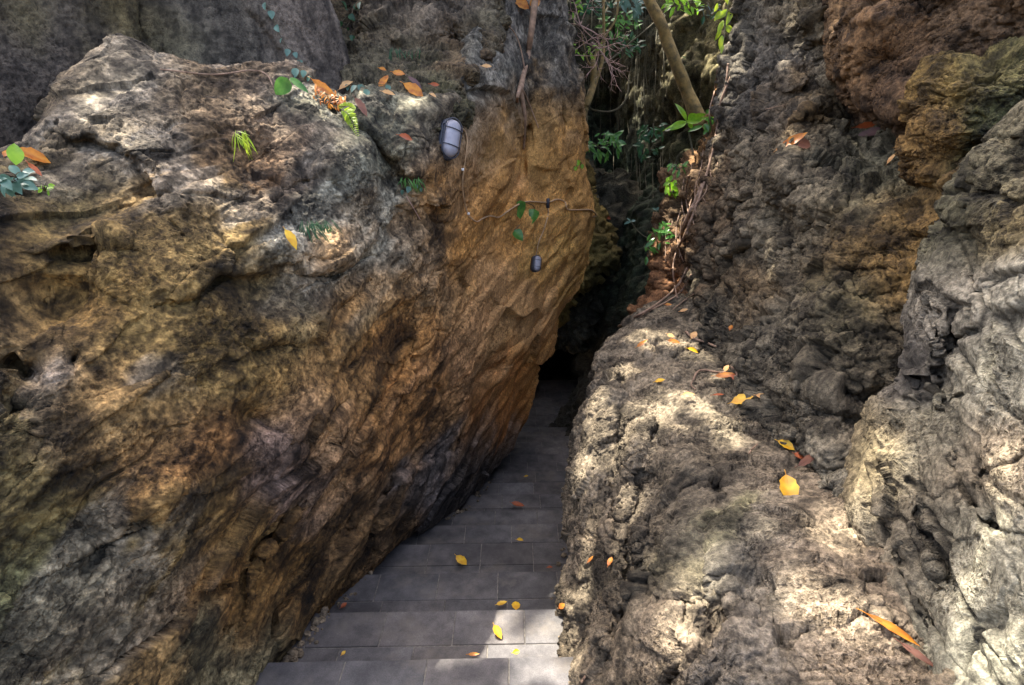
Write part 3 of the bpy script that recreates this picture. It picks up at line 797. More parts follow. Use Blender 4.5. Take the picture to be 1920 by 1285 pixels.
def col_conc(P, s):
    jitter(s, P, 40, 2.5)
    C = palette(s, [(60, 100, (84, 76, 66), 140), (250, 60, (128, 112, 72), 60), (200, 30, (118, 106, 70), 40), (300, 100, (118, 112, 86), 60), (400, 60, (92, 86, 74), 90), (570, 70, (122, 110, 96), 90), (-300, 0, (82, 74, 64), 300), (40, 30, (112, 102, 66), 50)])
    Q = stretchto(P, (0, 0, 1), 4.0)
    C = mixc(C, .5 * sstep(.05, .5, fbm(Q * 5 + 3, 4)), lin((70, 66, 60)))
    C = mixc(C, .35 * sstep(.1, .5, fbm(Q * 7 + 33, 3)), lin((146, 138, 124)))
    C = mixc(C, .4 * sstep(.15, .5, fbm(P * 5 + 13, 3)), lin((104, 102, 62)))
    C = mixc(C, .5 * sstep(.1, .45, fbm(stretchto(P, (0, 0, 1), 6.0) * 14 + 3, 3)), lin((52, 48, 42)))
    C = mixc(C, .4 * sstep(.15, .45, fbm(P * 30 + 3, 3)), lin((168, 158, 140)))
    return C * .85
o = J_.build('retaining_wall', M_CONC, col_conc)
tag(o, 'smooth stained grey retaining wall above the left rock slab', 'wall')

# ---- rock block above the slab, between the retaining wall and the canyon
K_ = Layer(uL=[(-450, 560), (0, 606), (130, 640), (260, 660)], uR=[(-450, 930), (0, 943), (60, 941), (100, 934), (130, 905), (170, 870), (260, 860)], vT=-90.0, vB=250.0, step=2.2,
           ctrl=[(640, 60, 3.5), (720, 40, 3.42), (800, 50, 3.42), (930, 40, 3.6), (720, 110, 3.25), (800, 110, 3.3), (880, 120, 3.3), (640, 150, 2.95), (720, 165, 2.75), (800, 175, 2.82), (870, 170, 3.0), (640, 240, 2.7), (860, 250, 2.9), (700, -400, 3.6), (930, -400, 3.8)],
           bumps=[(665, 40, 26, 60, 0, .16), (850, 75, 30, 20, 0, .12), (780, 120, 60, 18, 0, .10), (740, 100, 20, 16, 0, .05), (690, 120, 30, 30, 0, -.06), (800, 20, 60, 60, 0, -.05)],
           creases=[([(905, 100), (830, 95), (760, 92), (700, 84), (660, 70)], .03, .06, 16)], wrap='RT', rnd={'R': (26, .2), 'T': (40, .2)}, wl=.9)
K_.displace(disp_karst(.04, .026), 4); K_.displace(disp_karst2(.014, .010), 2)
o = K_.build('rock_block', M_ROCKR, col_karst([(800, 30, (134, 122, 106), 90), (720, 110, (108, 100, 78), 60), (860, 90, (120, 96, 64), 40), (680, 130, (112, 106, 86), 60), (920, 30, (124, 116, 92), 40), (800, 160, (110, 106, 76), 50), (660, 40, (92, 78, 54), 40)], pale=.25, dark=.5, moss=.4))
tag(o, 'grey brown rock block with a littered mossy foot above the big slab', 'rock')

# ---- fin of olive rock just behind the slab's edge, and the darker one behind it
def col_fin(pal):
    def fn(P, s):
        jitter(s, P, 30, 2.0); C = palette(s, pal); Q = stretchto(P, (0, 0, 1), 3)
        C = mixc(C, .4 * sstep(0, .5, fbm(Q * 4, 4)), lin((84, 78, 52)))
        return mixc(C, .3 * sstep(.1, .5, fbm(Q * 6 + 9, 3)), lin((150, 128, 84)))
    return fn
X = Layer(uL=1000.0, uR=[(300, 1098), (380, 1122), (420, 1140), (455, 1150), (490, 1146), (520, 1122), (545, 1090), (562, 1076), (600, 1050)], vT=300.0, vB=600.0, step=2.2,
          ctrl=[(1000, 300, 7.2), (1150, 300, 7.6), (1000, 600, 6.9), (1120, 600, 7.1), (1100, 450, 7.0)], wrap='RB', rnd={'R': (50, .5), 'B': (40, .3)}, wl=.9)
X.displace(disp_karst(.08, .05), 4); X.displace(disp_karst2(.01, .010), 2)
o = X.build('rock_fin', M_ROCK, col_fin([(1100, 450, (136, 114, 62), 100), (1130, 500, (112, 106, 64), 60)])); tag(o, 'narrow olive rock fin showing behind the edge of the ochre slab', 'rock')
X = Layer(uL=1040.0, uR=[(330, 1140), (380, 1150), (430, 1164), (490, 1170), (540, 1160), (580, 1130), (610, 1108), (640, 1085), (680, 1075)], vT=330.0, vB=650.0, step=2.2,
          ctrl=[(1040, 330, 8.0), (1160, 330, 8.3), (1040, 650, 7.6), (1120, 650, 7.8), (1130, 500, 7.8)], wrap='RB', rnd={'R': (40, .5), 'B': (40, .4)}, wl=3.0)
X.displace(disp_karst(.12, .08), 4); X.displace(disp_karst2(.02, .015), 2)
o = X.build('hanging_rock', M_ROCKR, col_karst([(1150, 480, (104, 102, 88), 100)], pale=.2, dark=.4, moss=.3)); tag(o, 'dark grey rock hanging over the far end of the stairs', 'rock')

o = rock_ball('shade_rock', unproj(1040, 470, 9.4), (2.3, 1.8, 1.25), 90, [disp_karst(.15, .08)], col_karst([(1060, 500, (96, 94, 80), 100)], pale=.2, dark=.4, moss=.3), M_ROCKR)  # added rock, mostly unseen, keeps sky light off the lower landing
tag(o, 'added rock mass keeping the far end of the passage dark', 'rock')
# ---- cliff that closes the canyon
def disp_back(P, s):
    Q = stretchto(P, (0, 0, 1), 2.2)
    return .20 * fbm(P * .8 + 3, 3) + .10 * ridged(Q * 2.0 + 3, 3) + .05 * fbm(P * 5, 3)
def disp_back2(P, s):
    Q = stretchto(P, (0, 0, 1), 1.8)
    w = worley(Q * 6)[0]
    return -.05 * (1 - sstep(.15, .5, w)) + .03 * ridged(Q * 9, 3) + .012 * fbm(P * 22, 3)
G_ = Layer(uL=880.0, uR=1520.0, vT=-500.0, vB=860.0, step=2.2,
           ctrl=[(900, 0, 9.5), (1060, 0, 9.3), (1100, 300, 9.2), (1200, 100, 8.6), (1300, 0, 7.4), (1400, 100, 6.4), (1500, 100, 5.8), (1250, 300, 7.8), (1200, 500, 7.3), (1290, 500, 5.9), (1400, 500, 5.0), (1150, 640, 6.7), (1000, 700, 8.6), (1160, 760, 6.3), (1400, 760, 5.4), (1200, -450, 9.0), (1450, -450, 6.4), (950, 860, 8.3), (1100, 860, 6.8)],
           bumps=[(1066, 670, 56, 105, 10, 5.0), (1180, 420, 24, 120, 6, 1.0), (1150, 260, 40, 120, 0, .8), (1230, 560, 40, 40, 0, -.3), (1330, 150, 60, 50, 30, -.3), (1250, 330, 30, 60, 0, .5), (1310, 250, 40, 40, 0, .5)],
           wrap='', wl=1)
G_.displace(disp_back, 5); G_.displace(disp_back2, 2)
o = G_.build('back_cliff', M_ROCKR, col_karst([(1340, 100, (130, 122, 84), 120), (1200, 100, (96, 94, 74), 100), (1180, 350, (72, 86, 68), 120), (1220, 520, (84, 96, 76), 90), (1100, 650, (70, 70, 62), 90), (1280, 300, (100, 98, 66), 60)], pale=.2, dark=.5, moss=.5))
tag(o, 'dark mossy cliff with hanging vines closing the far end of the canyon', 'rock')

# ---- brown knobbly rib with roots, between canyon and cliff
R_ = Layer(uL=[(160, 1362), (220, 1348), (260, 1338), (300, 1310), (330, 1268), (380, 1256), (430, 1240), (470, 1229), (520, 1226), (560, 1222), (590, 1210), (640, 1190)], uR=1420.0, vT=170.0, vB=640.0, step=2.0,
           ctrl=[(1350, 180, 4.6), (1265, 330, 4.5), (1226, 520, 4.4), (1210, 600, 4.2), (1300, 400, 4.15), (1300, 560, 4.05), (1400, 200, 4.3), (1400, 600, 3.8), (1400, 400, 4.0)],
           bumps=[(1250, 500, 20, 40, 0, -.15), (1265, 420, 16, 30, 0, .12), (1240, 580, 20, 16, 0, -.08), (1285, 340, 20, 20, 0, -.1)], wrap='L', rnd={'L': (30, .3)}, wl=.6)
R_.displace(disp_karst(.06, .05), 4); R_.displace(disp_karst2(.025, .015), 2)
o = R_.build('root_covered_rock', M_ROCKR, col_karst([(1250, 500, (162, 118, 82), 70), (1280, 400, (150, 128, 98), 60), (1260, 340, (150, 120, 90), 50), (1330, 250, (168, 130, 88), 60)], pale=.35, dark=.35, moss=.2))
tag(o, 'reddish brown rock rib covered in roots left of the tall cliff', 'rock')
# ================================================================== STAIRS
def weather(m, big=2.2, amt=.30):
    nt = m.node_tree; L = nt.links.new; bs = next(n for n in nt.nodes if n.type == 'BSDF_PRINCIPLED'); src = bs.inputs['Base Color'].links[0].from_socket
    tc = next(n for n in nt.nodes if n.type == 'TEX_COORD')
    for s, a, lo, hi in ((big, amt, .38, .62), (26, .16, .35, .65), (240, .22, .35, .65)):
        n = N(nt, 'ShaderNodeTexNoise', Scale=s, Detail=6.0, Roughness=.65); L(tc.outputs['Object'], n.inputs['Vector'])
        r = N(nt, 'ShaderNodeMapRange'); L(n.outputs['Fac'], r.inputs['Value']); r.inputs['From Min'].default_value = lo; r.inputs['From Max'].default_value = hi; r.inputs['To Min'].default_value = 1 - a; r.inputs['To Max'].default_value = 1 + a
        q = N(nt, 'ShaderNodeMixRGB', blend_type='MULTIPLY'); q.inputs['Fac'].default_value = 1; L(src, q.inputs['Color1']); L(r.outputs[0], q.inputs['Color2']); src = q.outputs[0]
    n = N(nt, 'ShaderNodeTexNoise', Scale=4.0, Detail=8.0, Roughness=.7); L(tc.outputs['Object'], n.inputs['Vector'])
    r = N(nt, 'ShaderNodeMapRange'); L(n.outputs['Fac'], r.inputs['Value']); r.inputs['From Min'].default_value = .52; r.inputs['From Max'].default_value = .68; r.inputs['To Max'].default_value = .55
    q = N(nt, 'ShaderNodeMixRGB'); L(r.outputs[0], q.inputs['Fac']); L(src, q.inputs['Color1']); q.inputs['Color2'].default_value = (*lin((104, 96, 84)), 1); L(q.outputs[0], bs.inputs['Base Color'])


M_TILE = mat_plain('slate_tile', (86, 83, 81), (60, 58, 58), rough=.82, scale=9, bump=.25, attr=True)
M_GROUT = mat_plain('pale_grout', (120, 114, 104), (74, 70, 64), rough=.9, scale=60)
weather(M_TILE)
RISE = .135; SK = .022
edges = [1232, 1142.5, 1072, 1018, 983, 957, 927, 905, 884]
Ds = []
for k, v in enumerate(edges):
    ph = PITCH + math.atan((v - CV) / F); Ds.append((1.63 + RISE * k) / math.tan(ph))
while len(Ds) < 16: Ds.append(Ds[-1] + .36)
cLu = curve([(790, 985), (840, 962), (880, 925), (910, 903), (960, 858), (985, 800), (1018, 738), (1075, 676), (1145, 603), (1200, 556), (1285, 490), (1520, 330)])
root = bpy.data.objects.new('staircase', None); col.objects.link(root)
tag(root, 'dark slate tiled stairs going down between the rocks', 'stairs')
jy = {1: [855, 990], 2: [825, 941], 3: [808, 910, 1010], 0: [650, 815, 975]}
rt = random.Random(4)
stair_pts = []
for k in range(len(Ds) + 1):
    last = k == len(Ds)
    y1 = 8.6 if last else Ds[k]
    y0 = -2.6 if k == 0 else Ds[k - 1]
    z = -RISE * k
    H = 1.63 + RISE * k
    ym = max(y1, 1.3) if not last else 7.0
    dep = ym * math.cos(PITCH) + H * math.sin(PITCH)
    vv = CV + F * math.tan(math.atan2(H, ym) - PITCH)
    xl = (float(cLu(vv)) - CU) / F * dep - (.45 if k else .8); xr = (1072 - CU) / F * dep + .45
    if k == 0: xl, xr = -1.6, .9
    base = MB(); base.box(xl, xr, y0 + .004, y1 - .003, z - (.3 if k else 2.5), z - .004, c=(1, 1, 1), sk=SK)
    st = base.build('step', M_GROUT, root, smooth=False)
    tl = MB(); g = .0022
    rows = []
    if k == 0:
        yy = y1; first = True
        while yy > y0 + .1:
            h = .165 if first else .26
            rows.append((max(yy - h, y0), yy, 'f' if first else 'b')); yy -= h; first = False
    elif last:
        yy = y0
        while yy < y1 - .1: rows.append((yy, min(yy + .3, y1), 'b')); yy += .3
    else:
        rows = [(y0 + .002, y1 - .165, 'b'), (y1 - .165, y1, 'f')]
    for (a, b, kind) in rows:
        if k in jy and kind == 'f':
            x = (jy[k][0] - CU) / F * ((b) * math.cos(PITCH) + H * math.sin(PITCH)) - .27 * 9
        else: x = xl - rt.random() * .27
        while x < xr:
            w = .27
            x0_, x1_ = max(x, xl), min(x + w, xr)
            if x1_ - x0_ > .02:
                s = 1 + rt.uniform(-.22, .16); t = rt.uniform(-.02, .05)
                zz = rt.uniform(-.0012, .0012)
                tl.box(x0_ + g, x1_ - g, a + g, b - g, z - .02, z + zz, bev=.0018, c=(s * (1 + t), s, s * (1 - t)), sk=SK)
            x += w
    tl.build('tread_tiles', M_TILE, st, smooth=False)
    X_, Y_ = np.meshgrid(np.linspace(xl, xr, 260), np.linspace(max(y0, .5), y1, 90))
    ZB.append(np.stack([X_, Y_ + SK * X_, np.full_like(X_, z)], -1))

# ground under everything
M_GROUND = mat_plain('earth', (92, 78, 58), (66, 56, 42), rough=.95, scale=3, bump=.5, dist=.03)
gm = MB(); nG = 30
Xg, Yg = np.meshgrid(np.linspace(-150, 150, nG), np.linspace(-150, 150, nG))
gm.quadgrid(np.stack([Xg, Yg, np.full_like(Xg, -2.75)], -1)); o = gm.build('ground', M_GROUND); tag(o, kind='structure')

# ================================================================== where a photo point lies
CELL = 3.0; GW, GH = int(1920 / CELL) + 1, int(1286 / CELL) + 1
zbP = np.full((GH * GW, 3), np.nan); zbZ = np.full(GH * GW, 1e9)
for P in ZB:
    Q = P.reshape(-1, 3); u, v, z = proj(Q)
    m = (z > .2) & (u >= 0) & (u < 1920) & (v >= 0) & (v < 1285)
    Q = Q[m]; z = z[m]; idx = (v[m] / CELL).astype(int) * GW + (u[m] / CELL).astype(int)
    od = np.argsort(-z); Q = Q[od]; z = z[od]; idx = idx[od]
    tz = np.full(GH * GW, 1e9); tp = np.zeros((GH * GW, 3)); tz[idx] = z; tp[idx] = Q
    b = tz < zbZ; zbZ[b] = tz[b]; zbP[b] = tp[b]
zbP = zbP.reshape(GH, GW, 3); zbZ = zbZ.reshape(GH, GW)


def at(u, v):
    i = int(np.clip(v / CELL, 0, GH - 2)); j = int(np.clip(u / CELL, 0, GW - 2))
    w = zbZ[max(i - 1, 0):i + 2, max(j - 1, 0):j + 2]
    z = float(np.median(w[w < 1e8])) if (w < 1e8).any() else 5.0
    return Vector(unproj(u, v, z)), z


def nrm(u, v, d=9):
    p = []
    for (du, dv) in ((d, 0), (-d, 0), (0, d), (0, -d)): p.append(at(u + du, v + dv)[0])
    n = (p[0] - p[1]).cross(p[3] - p[2])
    if n.length < 1e-9: n = Vector((0, 0, 1))
    n.normalize()
    if n.dot(Vector(CAM) - p[0]) < 0: n = -n
    return n


def pxdir(ang):        # image angle (0 right, 90 up) as a world direction facing the viewer
    a = math.radians(ang); return Vector(RIGHT * math.cos(a) + UP * math.sin(a))

# ================================================================== LEAVES
def leaf_into(mb, base, tip, normal, width, fold=.25, curl=.2, shape=(.9, .8), n=7, notch=0.0, c=(1, 1, 1), stem=0.0, sr=.0012):
    base = Vector(base); tip = Vector(tip); t = tip - base; L = t.length
    if L < 1e-6: return
    t.normalize(); nn = Vector(normal); nn = (nn - t * nn.dot(t))
    if nn.length < 1e-4: nn = t.orthogonal()
    nn.normalize(); s = t.cross(nn)
    rows = []
    for i in range(n + 1):
        q = i / n
        w = width * .5 * (math.sin(math.pi * min(q**shape[0], 1))**shape[1]) if 0 < q < 1 else .0004
        ctr = base + t * (L * q) + nn * (-curl * L * (q - .0)**2 + .25 * curl * L * q)
        row = []
        for j in (-1, -.5, 0, .5, 1):
            ww = w * (1 + notch * math.sin(q * 23 + j * 3) * .25)
            row.append(ctr + s * (ww * j) + nn * (fold * ww * abs(j)**1.5))
        rows.append([tuple(r) for r in row])
    mb.quadgrid(np.array(rows), c)
    if stem: mb.tube([base - t * stem, base - t * stem * .4 + nn * stem * .1, base + t * L * .3], [sr, sr, sr * .5], 5, c)


LM = {'yellow': mat_leaf('yellow_leaf', (222, 182, 44), (196, 142, 36), .25, .4, spots=(150, 96, 30)),
      'orange': mat_leaf('orange_leaf', (206, 138, 42), (160, 88, 34), .3, .45, spots=(120, 60, 26)),
      'rust': mat_leaf('rust_leaf', (168, 86, 40), (134, 66, 36), .2, .5),
      'brown': mat_leaf('brown_leaf', (128, 84, 62), (98, 64, 50), .15, .55),
      'tan': mat_leaf('tan_leaf', (214, 170, 112), (188, 138, 84), .25, .5),
      'purple': mat_leaf('dull_purple_leaf', (98, 72, 68), (80, 58, 56), .1, .6)}
FALLEN = 'fallen leaves scattered on the rocks and stairs'

def fallen(u, v, px, ang, kind, label, asp=.42, lift=.5, tilt=0.0):
    P, z = at(u, v); L = .9 * px * z / F
    n = nrm(u, v, 12); n = (n * .5 + Vector((0, 0, .25)) + (Vector(CAM) - P).normalized() * .65 + Vector((RNG.normal() * .12, RNG.normal() * .12, 0))).normalized()
    d = pxdir(ang); d = d - n * d.dot(n)
    # a foreshortened leaf keeps its length in the picture
    pl = Vector((d.dot(Vector(RIGHT)), d.dot(Vector(UP)))).length
    d.normalize(); pl = Vector((d.dot(Vector(RIGHT)), d.dot(Vector(UP)))).length
    L = L / max(pl, .78)
    mb = MB(); c = P + n * (.008 + .02 * L) + (Vector(CAM) - P).normalized() * (.010 + .0045 * z)
    leaf_into(mb, -d * L * .5, d * L * .5, n, L * asp, fold=random.uniform(.15, .5), curl=random.uniform(-.15, .35), n=9, notch=.4, stem=L * .16, sr=.0011, shape=(random.uniform(.8, 1.05), random.uniform(.75, .95)))
    o = mb.build('fallen_leaf', LM[kind]); o.location = c
    tag(o, label, 'leaf', FALLEN)
    return o

for a in [
    (865, 1053, 27, -60, 'yellow', 'yellow leaf on the fourth step, by itself in the middle', .55),
    (933, 1187, 25, -72, 'yellow', 'yellow oval leaf on the step left of the sunlit stair patch', .5),
    (941, 1133, 22, 32, 'yellow', 'left one of the two ochre leaves side by side on the step', .42),
    (967, 1137, 18, 88, 'yellow', 'triangular ochre leaf pointing up beside another on the step', .75),
    (975, 1013, 14, 2, 'yellow', 'tiny yellow leaf lying flat on the fifth step', .5),
    (967, 1225, 15, 20, 'yellow', 'small yellow leaf at the edge of the sunlit lowest step', .7),
    (888, 1229, 24, 5, 'orange', 'narrow orange leaf along the nosing of the lowest visible step', .3),
    (1055, 1136, 16, 35, 'orange', 'small orange leaf on the step against the right boulder', .7),
    (971, 948, 28, -28, 'rust', 'curled rust red leaf on the dark steps far down', .4),
    (1031, 1066, 12, 10, 'rust', 'tiny rust coloured leaf on the step just above the sun spots', .5),
    (645, 1137, 12, 60, 'rust', 'small rusty leaf where the step meets the left slab', .6),
    (644, 1226, 9, 60, 'yellow', 'tiny yellow leaf at the left end of a lower step', .6),
    (987, 894, 9, 10, 'yellow', 'faint yellowish leaf on the darkest steps', .5),
    (1480, 922, 56, -84, 'yellow', 'large torn bright yellow leaf on the broad boulder ledge', .5),
    (1392, 750, 40, 4, 'yellow', 'wide deep yellow leaf lying flat on the upper ledge', .5),
    (1472, 838, 32, -48, 'yellow', 'yellow leaf above the large torn one, near the crack', .62),
    (1237, 716, 22, 12, 'yellow', 'small lemon leaf on the sunlit left part of the ledge', .45),
    (1291, 741, 26, 2, 'tan', 'pale tan leaf lying flat in the sunny middle of the ledge', .35),
    (1299, 658, 24, -20, 'yellow', 'yellow leaf with curled side in the sun below the roots', .45),
    (1264, 642, 24, -22, 'orange', 'orange leaf in the sunlit pits high on the ledge', .4),
    (1204, 646, 28, 38, 'orange', 'orange leaf leaning on the upper left rim of the ledge', .3),
    (1257, 631, 16, -30, 'tan', 'cream coloured scrap of leaf above the orange one on the ledge', .6),
    (1301, 630, 20, 62, 'tan', 'ochre upright leaf at the end of the brown twig', .65),
    (1430, 746, 24, -28, 'tan', 'tan leaf in the crack at the foot of the cliff', .45),
    (1219, 809, 17, 14, 'orange', 'small orange leaf on the shaded lower left ledge', .45),
    (1362, 706, 38, -16, 'orange', 'yellow and rust leaf under the twigs at the cliff foot', .3),
    (1364, 692, 16, 60, 'tan', 'dull tan leaf tucked in behind the twigs', .7),
    (1378, 709, 16, -40, 'rust', 'rust leaf at the right end of the twigs', .5),
    (1346, 742, 24, 4, 'rust', 'thin rust sliver on the ledge beside the wide yellow leaf', .22),
    (1672, 1180, 84, -42, 'orange', 'long narrow orange leaf wedged in the gap beside the cracked boulder', .16),
    (1722, 1232, 56, -50, 'brown', 'dark brown strip of leaf below the long orange one', .2),
    (1520, 862, 46, 14, 'brown', 'brown curled leaf in the crack right of the yellow leaves', .3),
    (1500, 858, 22, -40, 'rust', 'reddish leaf tip beside the brown curled leaf', .5),
    (1253, 573, 14, -8, 'orange', 'little orange leaf at the very top of the ledge', .5),
    (1282, 584, 18, 12, 'tan', 'sandy leaf near the top of the ledge below the brown rib', .4),
    (1372, 616, 12, 70, 'orange', 'tiny orange leaf stuck on the dark cliff foot', .8),
    (1109, 1050, 18, 55, 'orange', 'narrow orange leaf on the steep left face of the boulder', .35),
    (1145, 1056, 17, 88, 'orange', 'upright orange leaf in a hollow of the boulder face', .5),
    (1255, 1088, 20, -6, 'rust', 'red brown leaf on the greenish shelf of the boulder', .4),
    (1487, 267, 56, 18, 'orange', 'bright orange leaf on the high cliff ledge', .34),
    (1507, 273, 32, 10, 'brown', 'brown wide leaf leaning on the bright orange one on the cliff', .7),
    (1468, 276, 26, 14, 'tan', 'pale scrap left of the bright orange leaf on the cliff', .4),
    (1622, 237, 44, 8, 'rust', 'dull rust leaf in the shaded hollow under the brown boulder', .3),
    (1640, 250, 54, -8, 'purple', 'dark purplish curled leaf in the shaded hollow', .28),
    (1674, 299, 26, 32, 'tan', 'lone tan leaf on the sloping cliff ledge', .4),
    (606, 168, 48, -16, 'orange', 'long orange leaf at the foot of the retaining wall', .36),
    (650, 163, 34, 30, 'tan', 'beige leaf on the ledge next to the foot of the retaining wall', .5),
    (719, 156, 40, 66, 'orange', 'upright orange leaf in the litter above the slab', .3),
    (748, 140, 28, -14, 'orange', 'glossy orange leaf at the back of the littered ledge', .5),
    (718, 132, 16, -20, 'orange', 'small orange leaf by the twig above the littered ledge', .5),
    (775, 170, 48, -28, 'orange', 'largest amber leaf glowing on the littered ledge', .55),
    (728, 177, 26, 2, 'tan', 'light tan leaf below the upright orange one', .4),
    (778, 156, 38, -36, 'purple', 'dull plum coloured leaf behind the glowing amber leaf', .3),
    (812, 181, 14, -12, 'tan', 'pale pink brown scrap at the right end of the litter', .6),
    (813, 160, 18, 6, 'rust', 'rust leaf behind the right end of the litter', .4),
    (760, 259, 28, 8, 'rust', 'rust leaf resting on a mossy knob left of the lamp', .45),
    (676, 203, 42, -46, 'brown', 'tan brown curled leaf above the fern', .42),
    (641, 190, 18, 80, 'orange', 'small red orange leaf standing at the top of the fern', .6),
    (61, 295, 50, 22, 'orange', 'big orange leaf beside the plants at the left edge', .48),
    (66, 322, 36, -38, 'rust', 'narrow rust leaf under the big orange one at the left edge', .3),
    (14, 291, 16, 80, 'orange', 'orange leaf half hidden by the green plant at the left edge', .7),
    (912, 126, 22, 8, 'tan', 'tan leaf stuck on the upper rock left of the thin trunk', .4),
    (545, 450, 46, -58, 'yellow', 'olive yellow leaf lying on the pale rock lip', .42),
    (975, 8, 34, -20, 'orange', 'orange leaf heaped on the rock top, left of the thin trunk', .6),
    (1003, 6, 30, 30, 'orange', 'orange leaf heaped on the rock top, right of the thin trunk', .6),
    (1139, 408, 16, -30, 'rust', 'rusty leaf caught beside the olive rock fin', .5),
]:
    fallen(*a)

# crumbled litter heap
mb = MB()
for i in range(90):
    u = 592 + 55 * random.random(); v = 172 + (u - 592) * .35 + 20 * random.random()
    P, z = at(u, v); L = random.uniform(5, 14) * z / F; d = pxdir(random.uniform(0, 360)); n = Vector((random.gauss(0, .5), random.gauss(-.5, .4), 1)).normalized()
    leaf_into(mb, P + n * .012, P + n * .014 + d * L, n, L * .35, n=3, curl=.3)
o = mb.build('leaf_litter', LM['orange']); tag(o, kind='stuff')

# grit and crumbs gathered where the steps meet the rock
M_GRIT = mat_plain('limestone_grit', (132, 116, 92), (84, 72, 56), rough=.95, scale=90, bump=.4, attr=True)
mb = MB(); rg = random.Random(12)
for side in (0, 1):
    for i in range(520):
        v = 1285 - 420 * rg.random()**1.5
        u = (float(cLu(v)) + abs(rg.gauss(0, 12)) * (v - 700) / 400) if side == 0 else 1066 - abs(rg.gauss(0, 7)) * (v - 700) / 400
        P, z = at(u, v)
        if nrm(u, v, 6).z < .75: continue
        r = rg.choice([.003, .004, .006, .010]) * rg.uniform(.7, 1.5); k = 6
        s_ = rg.uniform(.6, 1.25); cc_ = (s_, s_, s_)
        mb.tube([P + Vector((0, 0, -r * .2)), P + Vector((rg.uniform(-.3, .3) * r, rg.uniform(-.3, .3) * r, r * .5)), P + Vector((rg.uniform(-.4, .4) * r, 0, r * 1.0))], [r * 1.1, r * rg.uniform(.8, 1.2), r * .4], 6, cc_)
o = mb.build('grit', M_GRIT, smooth=False); tag(o, kind='stuff')

# ================================================================== BULKHEAD LAMPS AND CABLE
M_GLASS = mat_plain('frosted_glass', (150, 148, 153), (126, 124, 130), rough=.35, scale=20, bump=.02)
M_BLACK = mat_plain('black_housing', (46, 50, 60), (36, 40, 48), rough=.5, scale=60, bump=.1)
M_CABLE = mat_plain('dusty_cable', (176, 146, 108), (150, 120, 86), rough=.8, scale=60, bump=.1)
M_WHITE = mat_plain('white_clip', (225, 222, 214), rough=.5, scale=20, bump=.02)

def capsule(hw, hh, n=20):
    p = []
    for i in range(n):
        a = 2 * math.pi * (i + .5) / n
        x, y = math.cos(a), math.sin(a)
        p.append((hw * x, (hh - hw) * (1 if y > 0 else -1) + hw * y))
    return p

def make_lamp(label):
    t = bpy.data.objects.new('bulkhead_lamp', None); col.objects.link(t); tag(t, label, 'lamp', 'bulkhead lamps fixed to the slab')
    def loft(name, sections, mat, closed=True):
        mb = MB(); n = 28; rings = []
        for (hw, hh, z) in sections:
            rings.append([(x, y, z) for x, y in capsule(hw, hh, n)])
        b = 0
        for r in rings: mb.v += r; mb.c += [(1, 1, 1)] * n
        for i in range(len(rings) - 1):
            for k in range(n):
                k2 = (k + 1) % n; mb.f.append((i * n + k, i * n + k2, (i + 1) * n + k2, (i + 1) * n + k))
        mb.f.append(tuple((len(rings) - 1) * n + k for k in range(n))); mb.f.append(tuple(range(n))[::-1])
        return mb.build(name, mat, t)
    loft('housing', [(.054, .105, -.03), (.056, .107, .0), (.056, .107, .02), (.052, .103, .026), (.046, .097, .027)], M_BLACK)
    loft('glass_cover', [(.045, .096, .024), (.044, .094, .045), (.040, .089, .058), (.031, .08, .066), (.016, .06, .070)], M_GLASS)
    gb = MB()
    pts = [Vector((x, y, .050)) for x, y in capsule(.051, .102, 32)]; gb.tube(pts + [pts[0]], [.0032] * 33, 7, cap=False)
    for yy in (-.042, .042):
        ar = [Vector((.051 * math.cos(a), yy, .050 + .024 * math.sin(a))) for a in np.linspace(0, math.pi, 13)]; gb.tube(ar, [.0026] * 13, 6)
    for (x, y) in ((.049, .06), (-.049, .06), (.049, -.06), (-.049, -.06)): gb.tube([(x, y, .02), (x, y, .05)], [.0026] * 2, 6)
    gb.build('wire_guard', M_BLACK, t)
    return t

def orient(o, pos, zdir, updir, scale=1.0):
    z = Vector(zdir).normalized(); y = Vector(updir); y = (y - z * y.dot(z)).normalized(); x = y.cross(z)
    m = Matrix((x, y, z)).transposed().to_4x4(); m.translation = Vector(pos)
    o.matrix_world = m @ Matrix.Scale(scale, 4)

P1, z1 = at(842, 262)
lamp = make_lamp('larger frosted bulkhead lamp high on the slab with a black housing')
zl = z1 - .03
orient(lamp, unproj(838, 263, zl), Vector(RIGHT) * .62 - Vector(FWD) * .80 + Vector((0, 0, -.08)), pxdir(80), 78 / F * zl / .214)
P2, z2 = at(1005, 495)
lamp2 = make_lamp('small far bulkhead lamp lower down on the ochre slab')
orient(lamp2, unproj(1004, 495, z2 - .15), Vector(RIGHT) * .5 - Vector(FWD) * .86, pxdir(82), 31 / F * z2 / .214)

def cable(pts, rad_px, name, mat, label=None, cat=None, off=.012, n=60, group=None, parent=None, seg=6):
    q = spline([(u, v, at(u, v)[1]) for u, v in pts], n)
    W = []
    for (u, v, z) in q:
        zz = at(u, v)[1]; zz = zz if abs(zz - z) < .25 else z
        W.append(Vector(unproj(u, v, min(zz, z + .01) - off)))
    for _ in range(2): W = [W[0]] + [(W[i - 1] + W[i] * 2 + W[i + 1]) / 4 for i in range(1, len(W) - 1)] + [W[-1]]
    mb = MB(); mb.tube(W, [rad_px / F * ((w - Vector(CAM)).dot(Vector(FWD))) for w in W], seg)
    o = mb.build(name, mat, parent)
    if label: tag(o, label, cat, group)
    return o

